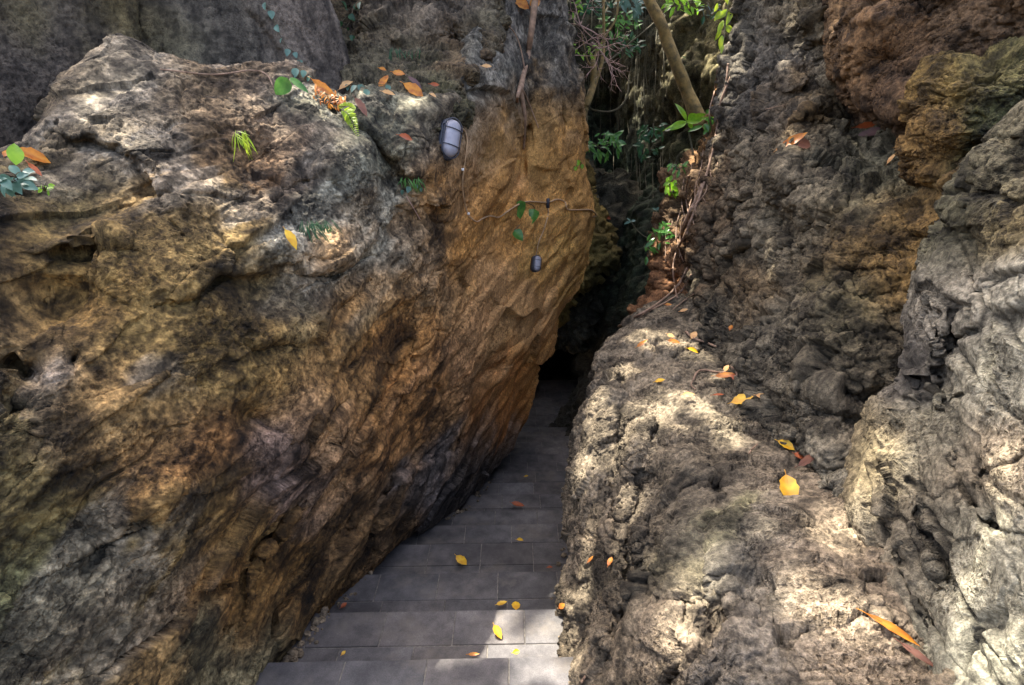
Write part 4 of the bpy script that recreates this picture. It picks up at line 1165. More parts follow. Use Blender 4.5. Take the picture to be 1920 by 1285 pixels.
cb = cable([(858, 238), (872, 246), (876, 270), (870, 315), (867, 345), (870, 375), (878, 402), (893, 416), (905, 410), (920, 405), (935, 408), (950, 398), (970, 385), (990, 378), (1026, 380), (1045, 374), (1060, 380), (1064, 393), (1085, 394), (1108, 394), (1118, 404), (1112, 407)], 1.5, 'cable', M_CABLE,
           'tan cable looping from the larger lamp across the ochre slab', 'cable', n=150)
cable([(1026, 383), (1028, 400), (1020, 430), (1010, 455), (1005, 480)], 1.2, 'cable', M_CABLE, 'short straight cable dropping to the small far lamp', 'cable', n=40)
for (u, v) in ((868, 321), (879, 403)):
    P, z = at(u, v); mb = MB(); mb.box(-.007, .007, -.006, .006, -.004, .008, bev=.002); o = mb.build('clip', M_WHITE, cb); o.location = P - Vector(FWD) * .02
mb = MB(); P, z = at(1027, 383); mb.box(-.012, .012, -.014, .014, -.035, .035, bev=.005); o = mb.build('junction_block', M_BLACK, cb); o.location = P - Vector(FWD) * .03

# ================================================================== TRUNKS, ROOTS, TWIGS, VINES
M_BARK = mat_plain('smooth_bark', (146, 120, 66), (88, 76, 44), rough=.85, scale=17, bump=.8, dist=.02)
M_BARK2 = mat_plain('grey_bark', (150, 122, 96), (112, 88, 68), rough=.9, scale=30, bump=.6, dist=.006)
M_ROOT = mat_plain('root_bark', (148, 122, 100), (108, 84, 66), rough=.9, scale=40, bump=.5, dist=.004)
M_TWIG = mat_plain('pale_twig', (188, 156, 142), (148, 116, 96), rough=.85, scale=60, bump=.3, dist=.002)
M_VINE = mat_plain('vine_stem', (84, 80, 56), (56, 52, 38), rough=.9, scale=40, bump=.3)
M_DARKLEAF = mat_leaf('dark_green_leaf', (50, 92, 50), (34, 70, 38), .35, .3)
M_GREEN = mat_leaf('fresh_green_leaf', (146, 192, 50), (108, 160, 40), .55, .3)
M_MID = mat_leaf('mid_green_leaf', (96, 144, 66), (66, 112, 52), .4, .22)
M_BLUEG = mat_leaf('blue_green_leaf', (92, 124, 108), (72, 102, 86), .25, .35)
M_LIME = mat_leaf('lime_leaf', (168, 186, 52), (132, 164, 48), .5, .4)

def pxtube(mb, pts, seg=7, n=24, c=(1, 1, 1)):
    """pts: (u, v, depth, radius_px)"""
    q = spline(pts, n)
    mb.tube([unproj(a[0], a[1], a[2]) for a in q], [max(a[3], .15) / F * a[2] for a in q], seg, c)

# leaning tree whose crown shades the canyon
tree = bpy.data.objects.new('leaning_tree', None); col.objects.link(tree)
tag(tree, 'leaning tree with a bare smooth brown trunk rising from the canyon', 'tree')
tb = MB()
pxtube(tb, [(1312, 235, 6.2, 17), (1300, 200, 6.15, 13.5), (1288, 172, 6.15, 11.5), (1278, 146, 6.1, 12), (1263, 108, 6.05, 11), (1250, 76, 6.05, 11.5), (1243, 52, 6.0, 10), (1230, 26, 6.0, 10.6), (1213, -10, 6.0, 10), (1180, -110, 6.0, 12), (1120, -300, 6.1, 13)], 14, 50)
trunk = tb.build('trunk', M_BARK, tree)

S_DIR = Vector((math.sin(math.radians(-35)) * math.cos(math.radians(63)), math.cos(math.radians(-35)) * math.cos(math.radians(63)), math.sin(math.radians(63))))
fork = Vector(unproj(1120, -300, 6.1))
CROWN_Z = 7.0
br = MB(); rb = random.Random(8)
ends = []
for i in range(9):
    a = i / 9 * 2 * math.pi + rb.uniform(-.3, .3); R = rb.uniform(2.2, 4.8)
    e = Vector((-1.9 + math.cos(a) * R, 5.6 + math.sin(a) * R * 1.1, CROWN_Z + rb.uniform(-.6, .9)))
    m1 = fork.lerp(e, .35) + Vector((rb.uniform(-.3, .3), rb.uniform(-.3, .3), .8)); m2 = fork.lerp(e, .7) + Vector((rb.uniform(-.4, .4), rb.uniform(-.4, .4), .7))
    q = spline([fork, m1, m2, e], 16); br.tube(q, list(np.linspace(.055, .008, 16)), 7)
    for k in range(5):
        s = Vector(q[6 + 2 * k]); f = s + Vector((rb.uniform(-1, 1), rb.uniform(-1, 1), rb.uniform(-.2, .5)))
        br.tube(spline([s, s.lerp(f, .5) + Vector((0, 0, .12)), f], 6), list(np.linspace(.018, .004, 6)), 5)
br.build('limbs', M_BARK, tree)

# sun gaps cut into the unseen crown, aimed at chosen spots on the rocks
PATCH = [(1335, 120, 34), (1300, 60, 30), (1350, 180, 30), (1160, 20, 40), (1760, 720, 26), (1900, 560, 24), (1760, 430, 26), (1880, 350, 20), (215, 165, 48), (180, 210, 40), (240, 140, 40), (255, 300, 44), (215, 275, 36), (500, 188, 34), (600, 190, 26), (640, 215, 44), (700, 255, 40), (690, 300, 46), (722, 335, 34), (445, 520, 24), (525, 530, 36), (455, 595, 28), (605, 545, 28),
         (780, 175, 28), (795, 330, 24), (640, 465, 26), (455, 275, 20), (270, 50, 36), (540, 165, 26), (1000, 20, 40), (1025, 10, 30), (1065, 100, 24), (1130, 265, 34), (1000, 60, 18), (1100, 90, 50), (1140, 60, 50),
         (1250, 90, 40), (1292, 215, 46), (1370, 50, 44), (1380, 120, 30), (1355, 230, 30), (1290, 330, 40), (1275, 445, 36), (1290, 480, 34), (1255, 545, 26), (1345, 290, 24), (1240, 480, 26), (1260, 420, 30),
         (1200, 622, 42), (1255, 640, 46), (1180, 690, 40), (1290, 650, 30), (1195, 770, 46), (1280, 740, 40), (1125, 760, 40), (1140, 830, 40), (1090, 890, 30), (1105, 980, 30), (1250, 795, 40), (1350, 705, 26), (1330, 780, 34), (1370, 815, 40),
         (1100, 1060, 26), (1085, 1150, 30), (1090, 1230, 30), (1335, 1050, 40), (1320, 1110, 36), (1290, 1180, 50), (1270, 1240, 50), (1225, 1060, 30), (1160, 1000, 26), (1545, 1000, 50), (1575, 975, 40), (1560, 1110, 60), (1500, 1130, 40), (1600, 1130, 44), (1640, 1180, 40),
         (1430, 985, 26), (1485, 270, 26), (1655, 845, 46), (1620, 875, 36), (1700, 900, 26), (1870, 860, 50), (1850, 660, 30), (1830, 1060, 30), (1810, 1190, 40), (1900, 1220, 40), (1450, 530, 20), (1560, 50, 24), (1495, 40, 20), (1490, 150, 18), (1440, 480, 16),
         (1045, 1160, 36), (1020, 1185, 34), (1040, 1215, 40), (1000, 1212, 28), (972, 1224, 22), (1055, 1245, 30), (950, 1266, 28), (990, 1258, 24), (1030, 1272, 32), (905, 1280, 20), (1045, 1090, 28), (1056, 1120, 16), (965, 1282, 24)]
S = np.array(S_DIR)
def plane_pt(P):    # follow the sun ray to the crown's middle height
    t = (CROWN_Z - P[..., 2]) / S[2]; return (P + t[..., None] * S)[..., :2]
hp, hr = [], []
for (u, v, r) in PATCH:
    for q in range(2):
        uu = u + (RNG.normal() * r * .45 if q else 0); v2 = v + (RNG.normal() * r * .45 if q else 0)
        P, z = at(min(max(uu, 2), 1915), min(max(v2, 2), 1282)); P = P + nrm(uu, v2) * .01
        hp.append(plane_pt(np.array([P]))[0]); hr.append(r * (.72 if q == 0 else .5) / F * z * RNG.uniform(.8, 1.15))
hp = np.array(hp); hr = np.array(hr)
NL = 105000
_q = zbP.reshape(-1, 3)[zbZ.ravel() < 12]; _b = plane_pt(_q); lo = np.percentile(_b, 1, axis=0) - .4; hi = np.percentile(_b, 99, axis=0) + .4
print('crown area', lo, hi)
cl = RNG.uniform(lo, hi, size=(2600, 2))
cc = cl[RNG.integers(0, len(cl), NL)]
xy = np.concatenate([cc[:NL // 2] + RNG.normal(size=(NL // 2, 2)) * .22, RNG.uniform(lo, hi, size=(NL - NL // 2, 2))])
zz = CROWN_Z + RNG.normal(size=NL) * .35
Pn = np.column_stack([xy, zz])
ref = plane_pt(Pn)
keep = np.ones(NL, bool)
for c, r in zip(hp, hr):
    keep &= ((ref - c)**2).sum(1) > (r + .04)**2 * RNG.uniform(.75, 1.3, NL)
Pn = Pn[keep]; n_ = len(Pn)
ax = RNG.normal(size=(n_, 3)); ax[:, 2] *= .5; ax /= np.linalg.norm(ax, axis=1)[:, None]
nz = RNG.normal(size=(n_, 3)) * .55 + np.array([0, 0, 1.0]); sd = np.cross(ax, nz); sd /= np.linalg.norm(sd, axis=1)[:, None]
Ls = RNG.uniform(.10, .19, n_)[:, None]
Vv = np.stack([Pn - ax * Ls * .5, Pn + sd * Ls * .3 - ax * Ls * .05, Pn + ax * Ls * .5, Pn - sd * Ls * .3 - ax * Ls * .05], 1).reshape(-1, 3)
np_mesh('crown', Vv, np.arange(4 * n_).reshape(-1, 4), M_DARKLEAF, smooth=False, parent=tree)
print('crown leaves', n_, 'script so far', round(time.time() - T00, 1))

# thin trunk in front of the upper rocks with roots running down the rock
def tree_px(name, label, trunks, mat, cat='tree', part='trunk', off=.03):
    t = bpy.data.objects.new(name, None); col.objects.link(t); tag(t, label, cat)
    for i, (pts, nm) in enumerate(trunks):
        mb = MB(); pxtube(mb, pts, 9 if pts[0][3] > 3 else 6, 30); mb.build(nm, mat, t)
    return t
def zat(u, v, o=.04): return at(u, v)[1] - o
tree_px('thin_tree', 'thin pale trunk clinging to the rock left of the canyon, with roots below', [
    ([(1006, -60, 4.0, 6.5), (1003, 0, 4.0, 6.5), (996, 60, 4.0, 6), (990, 100, zat(990, 100), 5.5), (981, 140, zat(981, 140), 5.5), (975, 170, zat(975, 170), 6)], 'trunk'),
    ([(975, 165, zat(975, 165), 5), (980, 190, zat(980, 190), 4.5), (984, 225, zat(984, 225), 3.5), (982, 280, zat(982, 280), 2.2)], 'root'),
    ([(974, 165, zat(974, 165), 4), (970, 190, zat(970, 190), 3), (974, 230, zat(974, 230), 2.2), (966, 280, zat(966, 280), 1.5)], 'root'),
    ([(978, 165, zat(978, 165), 2.5), (990, 190, zat(990, 190), 1.5), (1000, 215, zat(1000, 215), 1.2), (1010, 240, zat(1010, 240), .9)], 'root'),
    ([(984, 130, zat(984, 130), 1.6), (976, 90, zat(976, 90), 1.3), (966, 64, zat(966, 64), 1.2), (955, 50, zat(955, 50), 1)], 'root')], M_BARK2)
tree_px('forked_tree', 'forked brown trunk growing at the edge of the ochre slab', [
    ([(1090, 245, 5.9, 6), (1094, 215, 5.85, 6.5), (1104, 185, 5.85, 7), (1112, 160, 5.9, 6.5), (1113, 130, 5.9, 6), (1112, 115, 5.95, 5)], 'trunk'),
    ([(1106, 185, 5.85, 5), (1118, 150, 5.95, 4), (1130, 110, 6.0, 3.5), (1132, 60, 6.05, 3), (1130, -40, 6.1, 3)], 'branch'),
    ([(1112, 120, 5.95, 3), (1120, 95, 6, 2.5), (1140, 60, 6.0, 2.2), (1156, 30, 6, 2), (1160, -30, 6, 2)], 'branch'),
    ([(1113, 130, 5.95, 3), (1104, 118, 6, 2), (1098, 100, 6, 1.6), (1090, 60, 6, 1.2)], 'branch')], M_BARK)

def twig_mesh(mb, start, ang, length, z, depth, rad, rr):
    u, v = start; pts = [(u, v, z, rad)]
    a = ang
    for k in range(5):
        a += rr.uniform(-.28, .28); u += math.cos(a) * length / 5; v -= math.sin(a) * length / 5; z += rr.uniform(-.03, .03)
        pts.append((u, v, z, rad * (1 - .13 * (k + 1))))
    pxtube(mb, pts, 5, 12)
    if depth:
        for k in (2, 3, 4, 5):
            if rr.random() < .8: twig_mesh(mb, pts[k][:2], a + rr.choice([-1, 1]) * rr.uniform(.4, 1.0), length * rr.uniform(.35, .6), pts[k][2], depth - 1, rad * .6, rr)
rr = random.Random(21); mb = MB()
for (s, a, l, r) in [((1088, 48), 2.0, 60, 1.5), ((1088, 48), 2.6, 50, 1.3), ((1088, 48), 3.1, 45, 1.2), ((1086, 50), 1.2, 60, 1.3), ((1088, 48), -.6, 60, 1.6), ((1110, 80), -.5, 60, 1.5), ((1120, 90), .1, 50, 1.3), ((1124, 95), -.7, 46, 1.4), ((1122, 92), -1.5, 60, 1.4), ((1090, 50), -1.0, 50, 1.3),
                     ((1118, 88), 2.9, 45, 1.2), ((1130, 100), -1.2, 60, 1.2), ((1065, 100), .6, 60, 1.2), ((1070, 104), .1, 60, 1.1)]:
    twig_mesh(mb, s, a, l, 5.5, 2, r, rr)
o = mb.build('dead_shrub', M_TWIG); tag(o, 'bleached leafless shrub of tangled twigs at the canyon top', 'plant')

# long bare liana slanting across the canyon, and a drooping loop
mb = MB(); pxtube(mb, [(1275, -5, 7.2, 1.6), (1230, 40, 7.2, 1.6), (1180, 82, 7.1, 1.5), (1150, 108, 7.0, 1.5), (1120, 125, 6.6, 1.2)], 6, 24); o = mb.build('liana', M_VINE); tag(o, 'straight slanting liana behind the leaning trunk', 'vine')
mb = MB(); pxtube(mb, [(1180, 140, 8.0, 1.6), (1176, 180, 7.8, 2), (1160, 203, 7.7, 2), (1138, 210, 7.6, 2), (1112, 206, 7.6, 1.6), (1098, 195, 7.4, 1.2)], 6, 30); o = mb.build('liana', M_VINE); tag(o, 'sagging loop of liana in the dark canyon mouth', 'vine')
VG = 'thin vines hanging down the back cliff'; rv = random.Random(5)
for i in range(26):
    u = rv.uniform(1105, 1250); v0 = rv.uniform(-60, 120); ln = rv.uniform(140, 420)
    if u > 1260: ln = min(ln, 190 - v0 * .5)
    pts = []; uu = u
    for k in range(7):
        v = v0 + ln * k / 6; uu += rv.gauss(0, 3.0); pts.append((uu, v, at(uu, max(v, 2))[1] - .12 - .1 * math.sin(k), rv.uniform(.35, .8)))
    zs = [p[2] for p in pts]; zm = sorted(zs)[3]
    pts = [(a, b, min(max(c, zm - .5), zm + .3), d) for a, b, c, d in pts]
    mb = MB(); pxtube(mb, pts, 5, 20); o = mb.build('hanging_vine', M_VINE); tag(o, 'thin bare vine hanging straight down the dark back cliff', 'vine', VG)

# roots over the right rocks
RG = 'roots creeping over the brown rib and the ledge'
rts = [([(1372, 140), (1352, 190), (1345, 240), (1335, 290), (1318, 350), (1300, 400), (1285, 440), (1268, 470)], 2.4, 'thick root running down the brown rib from under the cliff'),
       ([(1318, 345), (1300, 385), (1284, 420), (1278, 440)], 4.0, 'stoutest short root in the middle of the brown rib'),
       ([(1268, 470), (1262, 500), (1264, 530), (1270, 560)], 1.6, 'thin hanging root left of the cliff foot'),
       ([(1290, 500), (1275, 530), (1255, 552), (1225, 575), (1190, 595), (1160, 612)], 2.4, 'long root following the upper rim of the ledge'),
       ([(1296, 515), (1278, 545), (1250, 566), (1215, 584), (1180, 604)], 1.6, 'second thinner root beside the one on the ledge rim'),
       ([(1290, 330), (1286, 370), (1292, 410), (1288, 440)], 1.5, 'pale vertical root on the upper brown rib'),
       ([(1282, 335), (1278, 380), (1290, 425)], 1.2, 'fine root left of the pale vertical one'),
       ([(1270, 440), (1276, 450), (1296, 438)], 1.2, 'small hooked root on the brown rib'),
       ([(1262, 580), (1285, 562), (1300, 552)], 1.2, 'short pale root at the top of the ledge'),
       ([(1345, 130), (1340, 170), (1330, 210), (1336, 250)], 1.4, 'root fringe below the yellow green leaves'),
       ([(1365, 120), (1362, 150), (1356, 175)], 1.8, 'bundle of roots under the yellow green leaves'),
       ([(1286, 622), (1300, 634), (1325, 643), (1342, 650)], 2.2, 'brown twig lying at the back of the ledge'),
       ([(1300, 712), (1308, 697), (1322, 694), (1345, 698), (1370, 697)], 2.0, 'bent reddish twig lying on the ledge'),
       ([(1350, 700), (1372, 706), (1382, 702), (1370, 686)], 1.8, 'forked reddish twig against the cliff foot'),
       ([(1300, 712), (1296, 722), (1304, 730)], 1.1, 'thin end of twig pointing to the viewer'),
       ([(1402, 858), (1408, 845), (1420, 833)], 1.6, 'dark short twig on the ledge below the crack'),
       ([(1420, 208), (1440, 204), (1472, 197)], .8, 'thin pale twig stuck across the upper cliff'),
       ([(1118, 1250), (1100, 1265), (1090, 1280)], 2.4, 'root at the bottom of the boulder face')]
for (pts, r, lb) in rts: cable(pts, r, 'root' if 'twig' not in lb else 'twig', M_ROOT, lb, 'root' if 'twig' not in lb else 'twig', off=.015, n=36)
rv = random.Random(15)
for i in range(16):
    t = rv.random(); u0 = 1345 - 95 * t + rv.gauss(0, 10); v0 = 250 + 200 * t + rv.gauss(0, 15)
    pts = [(u0, v0), (u0 + rv.gauss(-4, 5), v0 + 25), (u0 + rv.gauss(-8, 8), v0 + rv.uniform(45, 80))]
    o = cable(pts, rv.uniform(.5, 1.1), 'root', M_ROOT, 'hair thin root among many hanging on the brown rib', 'root', off=.02, n=14, group='hair thin roots on the brown rib', seg=5)
cable([(762, 368), (775, 390), (788, 412)], .9, 'twig', M_TWIG, 'thin dry stalk dangling below the mossy knobs', 'twig', off=.03, n=14)
cable([(300, 130), (400, 140), (470, 132), (500, 140), (512, 162)], 1.3, 'root', M_ROOT, 'thin root along the top of the slab by the retaining wall', 'root', off=.015, n=40)

# ================================================================== PLANTS
def plant(name, label, leaves, stems, lmat, smat=M_VINE, group=None, cat='plant', fold=.25, curl=.25, shape=(.9, .85), seed=1):
    """leaves: (u0, v0, u1, v1, width_px, z)"""
    t = bpy.data.objects.new(name, None); col.objects.link(t); tag(t, label, cat, group); rr = random.Random(seed)
    mb = MB()
    for (u0, v0, u1, v1, w, z) in leaves:
        b = unproj(u0, v0, z); e = unproj(u1, v1, z + rr.uniform(-.12, .08) * math.hypot(u1 - u0, v1 - v0) / F * z * 2)
        n = (Vector(-FWD) * .7 + Vector((rr.gauss(0, .35), rr.gauss(0, .2), .5 + rr.gauss(0, .3)))).normalized()
        leaf_into(mb, b, e, n, w / F * z, fold=fold, curl=curl * rr.uniform(.3, 1.4), shape=shape, n=7)
    mb.build('leaves', lmat, t)
    if stems:
        mb = MB()
        for pts in stems: pxtube(mb, pts, 5, 14)
        mb.build('stem', smat, t)
    return t

def bush(name, label, cu, cv, ru, rv_, z, n, lpx, lmat, seed, asp=.42, dz=.25, group=None, droop=-30, stems=4):
    rr = random.Random(seed); L = []; st = []
    for k in range(stems):
        a = rr.uniform(0, 6.28); st.append([(cu + rr.uniform(-.2, .2) * ru, cv + rv_ * .7, z, 1.0), (cu + math.cos(a) * ru * .4, cv + math.sin(a) * rv_ * .4, z - .02, .8), (cu + math.cos(a) * ru * .8, cv + math.sin(a) * rv_ * .8, z, .5)])
    for i in range(n):
        while True:
            x, y = rr.uniform(-1, 1), rr.uniform(-1, 1)
            if x * x + y * y < 1: break
        u = cu + x * ru; v = cv + y * rv_; a = math.radians(rr.gauss(droop + 60 * x, 50)); l = lpx * rr.uniform(.6, 1.25)
        L.append((u, v, u + math.cos(a) * l * (1 if x > -.3 else -1), v - math.sin(a) * l, l * asp, z + rr.uniform(-dz, dz)))
    return plant(name, label, L, st, lmat, group=group, seed=seed)

zs = at(1300, 250)[1] - .15
plant('leafy_sapling', 'bright yellow green star of long leaves at the foot of the leaning trunk', [
    (1287, 228, 1270, 188, 13, 4.5), (1287, 228, 1254, 236, 12, 4.5), (1287, 228, 1328, 208, 11, 4.5), (1290, 228, 1306, 212, 16, 4.5), (1287, 230, 1258, 240, 14, 4.45), (1287, 230, 1318, 224, 15, 4.45), (1285, 228, 1242, 242, 7, 4.5),
    (1290, 232, 1300, 240, 10, 4.45), (1300, 228, 1345, 216, 8, 4.5)], [[(1287, 228, 4.5, 1.4), (1292, 250, 4.55, 1.6), (1300, 290, 4.5, 1.8)]], M_GREEN, seed=2)
plant('leafy_sapling', 'darker broad leaved seedling right beside the bright star of leaves', [
    (1318, 236, 1290, 246, 9, 4.4), (1320, 232, 1328, 248, 10, 4.4), (1326, 226, 1345, 238, 12, 4.35), (1330, 232, 1320, 252, 9, 4.4), (1322, 226, 1340, 222, 9, 4.4), (1332, 236, 1338, 252, 9, 4.35), (1324, 214, 1330, 204, 8, 4.5)],
    [[(1324, 230, 4.42, 1.1), (1328, 255, 4.42, 1.2), (1330, 280, 4.4, 1.3)]], M_MID, seed=3)
plant('hanging_plant', 'yellow green leaves hanging from the top of the cliff edge', [
    (1352, 20, 1340, 38, 9, 4.0), (1366, 18, 1344, 36, 11, 4.0), (1372, 20, 1362, 44, 12, 4.0), (1386, 22, 1382, 44, 13, 4.0), (1356, 38, 1346, 64, 10, 4.0), (1362, 48, 1372, 62, 11, 4.0), (1352, 52, 1342, 76, 9, 4.0), (1354, 66, 1350, 92, 10, 4.0), (1356, 84, 1352, 100, 7, 4.0),
    (1366, 10, 1360, -6, 10, 4.0), (1390, 10, 1402, -4, 10, 4.0), (1346, 6, 1340, 22, 8, 4.0)], [[(1372, -20, 4.0, 1), (1362, 30, 4.0, 1), (1356, 90, 4.0, .8)]], M_LIME, seed=4)
bush('fern_clump', 'glossy dark fern like plant at the slab edge beside the dark canyon mouth', 1128, 268, 34, 20, 5.4, 46, 20, M_MID, 6, asp=.36, dz=.15)
bush('leafy_plant', 'small pale green plant on the rib below the bright star of leaves', 1272, 312, 16, 10, 4.3, 16, 14, M_MID, 7, dz=.1)
bush('leafy_plant', 'plant with shiny leaves halfway up the left edge of the brown rib', 1262, 345, 10, 24, 4.35, 18, 17, M_GREEN, 8, asp=.6, dz=.1)
bush('leafy_plant', 'trailing dark green plant on the left edge of the brown rib', 1238, 436, 20, 22, 4.3, 26, 18, M_MID, 9, asp=.4, dz=.12)
bush('leafy_plant', 'lowest green tuft hanging left of the brown rib', 1218, 470, 8, 18, 4.45, 12, 14, M_MID, 10, dz=.1)
plant('seedling', 'seedling with a pale leaf pair standing out of the dark gap', [(1183, 416, 1170, 419, 6, 5.0), (1183, 415, 1192, 413, 5, 5.0), (1182, 416, 1176, 408, 5, 5.0)], [[(1183, 415, 5, .8), (1195, 432, 4.9, .9), (1215, 446, 4.7, .9), (1250, 448, 4.5, .9)]], M_BLUEG, seed=5)
plant('seedling', 'upright seedling with two tiny pale leaves above the dark plant', [(1230, 395, 1224, 389, 5, 4.8), (1230, 395, 1236, 388, 5, 4.8)], [[(1230, 395, 4.8, .7), (1232, 424, 4.7, .8)]], M_BLUEG, seed=6)
bushes = [(1120, 10, 30, 20, 7.0, 40, 16, M_DARKLEAF, 'dark leafy spray at the very top left of the canyon'), (1165, 45, 34, 24, 7.4, 50, 16, M_MID, 'dark green foliage left of the leaning trunk near the top'), (1165, 85, 36, 14, 7.6, 46, 15, M_DARKLEAF, 'lower dark foliage between twigs and the leaning trunk'),
          (1190, 6, 26, 12, 6.6, 36, 20, M_BLUEG, 'narrow leaved blue green spray beside the leaning trunk top'), (1280, 8, 36, 14, 6.4, 36, 15, M_GREEN, 'bright small leaves right of the leaning trunk top'), (1225, 245, 26, 16, 6.6, 34, 14, M_DARKLEAF, 'shaded dark green plant on the back cliff below the trunk'),
          (1215, 275, 22, 22, 6.9, 26, 14, M_DARKLEAF, 'very dark drooping foliage low on the back cliff'), (1276, 120, 14, 16, 6.9, 20, 12, M_DARKLEAF, 'little dark plant on the cliff just right of the trunk'), (1330, 20, 20, 20, 5.4, 18, 14, M_DARKLEAF, 'sparse foliage on the back cliff near the yellow green leaves'), (1075, 12, 18, 14, 5.6, 16, 12, M_GREEN, 'few bright leaves at the top of the bleached shrub'), (1066, 75, 8, 9, 5.3, 8, 12, M_LIME, 'tuft of yellow leaves at the rock edge under the shrub'), (1100, 92, 34, 12, 5.6, 20, 12, M_GREEN, 'scattered narrow leaves among the bleached twigs')]
for i, (cu, cv, ru, rv_, z, n, l, m, lb) in enumerate(bushes): bush('leafy_plant', lb, cu, cv, ru, rv_, z, n, l, m, 30 + i, dz=.3, stems=5)
bush('leafy_plant', 'green leafy plant at the left edge beside the big orange leaf', 22, 330, 26, 22, at(22, 330)[1] - .13, 26, 24, M_BLUEG, 51, asp=.6, dz=.05)
plant('leafy_plant', 'single bright green leaf standing above the plant at the left edge', [(30, 310, 27, 266, 26, at(30, 300)[1] - .06)], [], M_GREEN, seed=52)
bush('leafy_plant', 'small fresh green tuft right of the left edge plant', 84, 352, 12, 10, at(84, 352)[1] - .09, 9, 14, M_GREEN, 53, asp=.6, dz=.03)
# perforated leaf
zz = at(530, 160)[1] - .06
plant('split_leaf_plant', 'seedling with one round slotted leaf and one long leaf on the slab top', [(541, 147, 517, 178, 30, zz), (543, 146, 578, 172, 13, zz)], [[(541, 147, zz, 1), (532, 160, zz + .02, 1), (530, 180, zz + .06, 1)]], M_MID, seed=54, shape=(.75, .7), curl=.1)
# ivy strands on the retaining wall
def ivy(label, pts, sizes, mat, seed, zoff=.03):
    rr = random.Random(seed); L = []
    for (u, v), s in zip(pts, sizes):
        z = at(u, max(v, 2))[1] - zoff; a = rr.uniform(-2.4, -.7); L.append((u, v, u + math.cos(a) * s, v - math.sin(a) * s, s * .8, z))
    st = [[(u, v, at(u, max(v, 2))[1] - .012, .7) for u, v in pts]]
    return plant('ivy', label, L, st, mat, seed=seed, shape=(.62, .75), curl=.15)
ivy('trailing strand of blue green ivy down the retaining wall', [(496, 5), (508, 20), (516, 48), (528, 72), (541, 92), (552, 98), (562, 112), (556, 128), (570, 132), (580, 142), (592, 152)], [14, 16, 14, 9, 14, 12, 14, 20, 14, 12, 14], M_BLUEG, 61)
ivy('dark ivy in the cleft right of the retaining wall', [(640, 2), (648, 14), (654, 28), (640, 40), (652, 52), (665, 8), (675, 4), (660, 66), (700, 10)], [16, 18, 16, 14, 14, 16, 14, 12, 14], M_DARKLEAF, 62, .06)
ivy('three lobed green ivy leaves by the cable on the ochre slab', [(976, 376), (1002, 392), (964, 432)], [34, 32, 26], M_MID, 63, .05)
ivy('small creeper leaves at the rock edge under the lamp cable end', [(1084, 300), (1090, 308), (1080, 312)], [12, 10, 9], M_GREEN, 64)
ivy('pale small creeper on the mossy knobs left of the lamp', [(755, 356), (768, 350), (778, 346), (790, 352)], [10, 13, 9, 8], M_BLUEG, 65)
ivy('few grey green leaves at the end of the litter ledge', [(668, 160), (678, 158), (690, 168), (652, 158), (730, 160)], [16, 18, 16, 12, 14], M_BLUEG, 66)
# fern
def fern(label, spine, wpx, mat, seed):
    rr = random.Random(seed); q = spline([(u, v, at(u, v)[1] - .05) for u, v in spine], 22); L = []
    for i in range(1, 21):
        u, v, z = q[i]; du, dv = q[i][0] - q[i - 1][0], q[i][1] - q[i - 1][1]; l = math.hypot(du, dv) + 1e-6; w = wpx * math.sin(math.pi * min(1, (i / 21)**.6 * .97 + .02)) + 1.5
        for s in (-1, 1):
            L.append((u, v, u + s * (-dv / l) * w + du / l * w * .5, v + s * (du / l) * w + dv / l * w * .5, w * .42, z))
    return plant('fern', label, L, [[(*x[:3], .7) for x in q[::4]]], mat, seed=seed)
fern('lime green fern frond drooping over the mossy lip', [(640, 205), (652, 214), (662, 232), (672, 258)], 11, M_LIME, 71)
fern('small sunlit fern frond pointing left at the top of the lip', [(668, 206), (650, 200), (634, 200)], 8, M_LIME, 72)
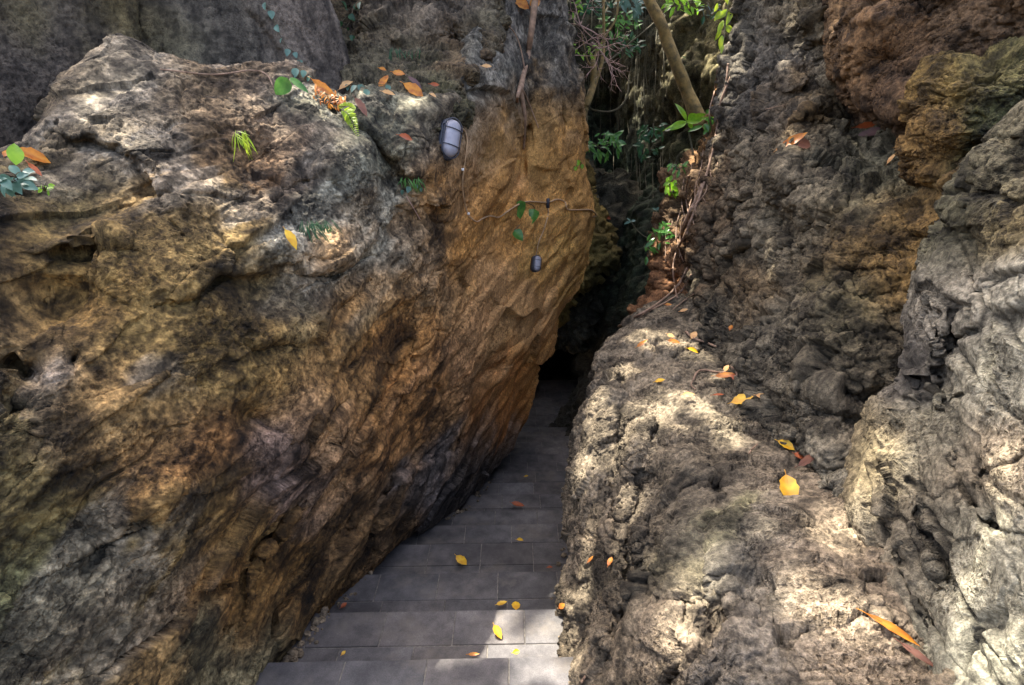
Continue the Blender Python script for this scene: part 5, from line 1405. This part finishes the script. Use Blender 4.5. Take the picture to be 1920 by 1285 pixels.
# grass tufts
def tuft(label, cu, cv, w, h, n, mat, seed, down=True):
    rr = random.Random(seed); L = []
    for i in range(n):
        u = cu + rr.uniform(-w, w) * .5; v = cv + rr.uniform(-.15, .15) * h; z = at(u, v)[1] - rr.uniform(.01, .05); a = math.radians(rr.gauss(-80, 28)) if down else math.radians(rr.gauss(90, 30)); l = h * rr.uniform(.5, 1.1)
        L.append((u, v, u + math.cos(a) * l, v - math.sin(a) * l, 1.8, z))
    return plant('grass_tuft', label, L, [], mat, seed=seed, cat='grass', curl=.5)
tuft('green grass tuft hanging beside the olive yellow leaf', 594, 418, 56, 46, 60, M_DARKLEAF, 81)
tuft('curly pale green moss strand on the left slab', 450, 250, 26, 40, 26, M_LIME, 82)
tuft('sparse grass blades on the shaded rock above the litter', 760, 92, 60, 30, 26, M_DARKLEAF, 83)
tuft('mossy grass fringe on the slab knob left of the lamp', 770, 335, 40, 24, 26, M_MID, 84)

# ================================================================== LIGHT, SKY, CAMERA
w = bpy.data.worlds.new('World'); sc.world = w; w.use_nodes = True
nt = w.node_tree; bg = nt.nodes['Background']
sky = nt.nodes.new('ShaderNodeTexSky'); sky.sky_type = 'NISHITA'; sky.sun_disc = False
sky.sun_elevation = math.radians(63); sky.sun_rotation = math.radians(-35) % (2 * math.pi); sky.air_density = .6; sky.dust_density = 6.0; sky.ozone_density = 0.0
nt.links.new(sky.outputs[0], bg.inputs['Color']); bg.inputs['Strength'].default_value = .15
sl = bpy.data.lights.new('sun', 'SUN'); sl.energy = 2.8; sl.angle = math.radians(.5); sl.color = (1.0, .93, .82)
so = bpy.data.objects.new('sun', sl); col.objects.link(so); so.rotation_euler = S_DIR.to_track_quat('Z', 'Y').to_euler()
cam = bpy.data.cameras.new('camera'); co = bpy.data.objects.new('camera', cam); col.objects.link(co); sc.camera = co
cam.sensor_width = 36; cam.lens = F / 1920 * 36; cam.clip_end = 500; cam.clip_start = .05
co.location = CAM; co.rotation_euler = (math.radians(90) - PITCH, 0, 0)
sc.view_settings.view_transform = 'Standard'; sc.view_settings.look = 'None'; sc.view_settings.gamma = 1; sc.view_settings.exposure = 2.92
sc.cycles.max_bounces = 6; sc.cycles.diffuse_bounces = 4
print('script done', round(time.time() - T00, 1))
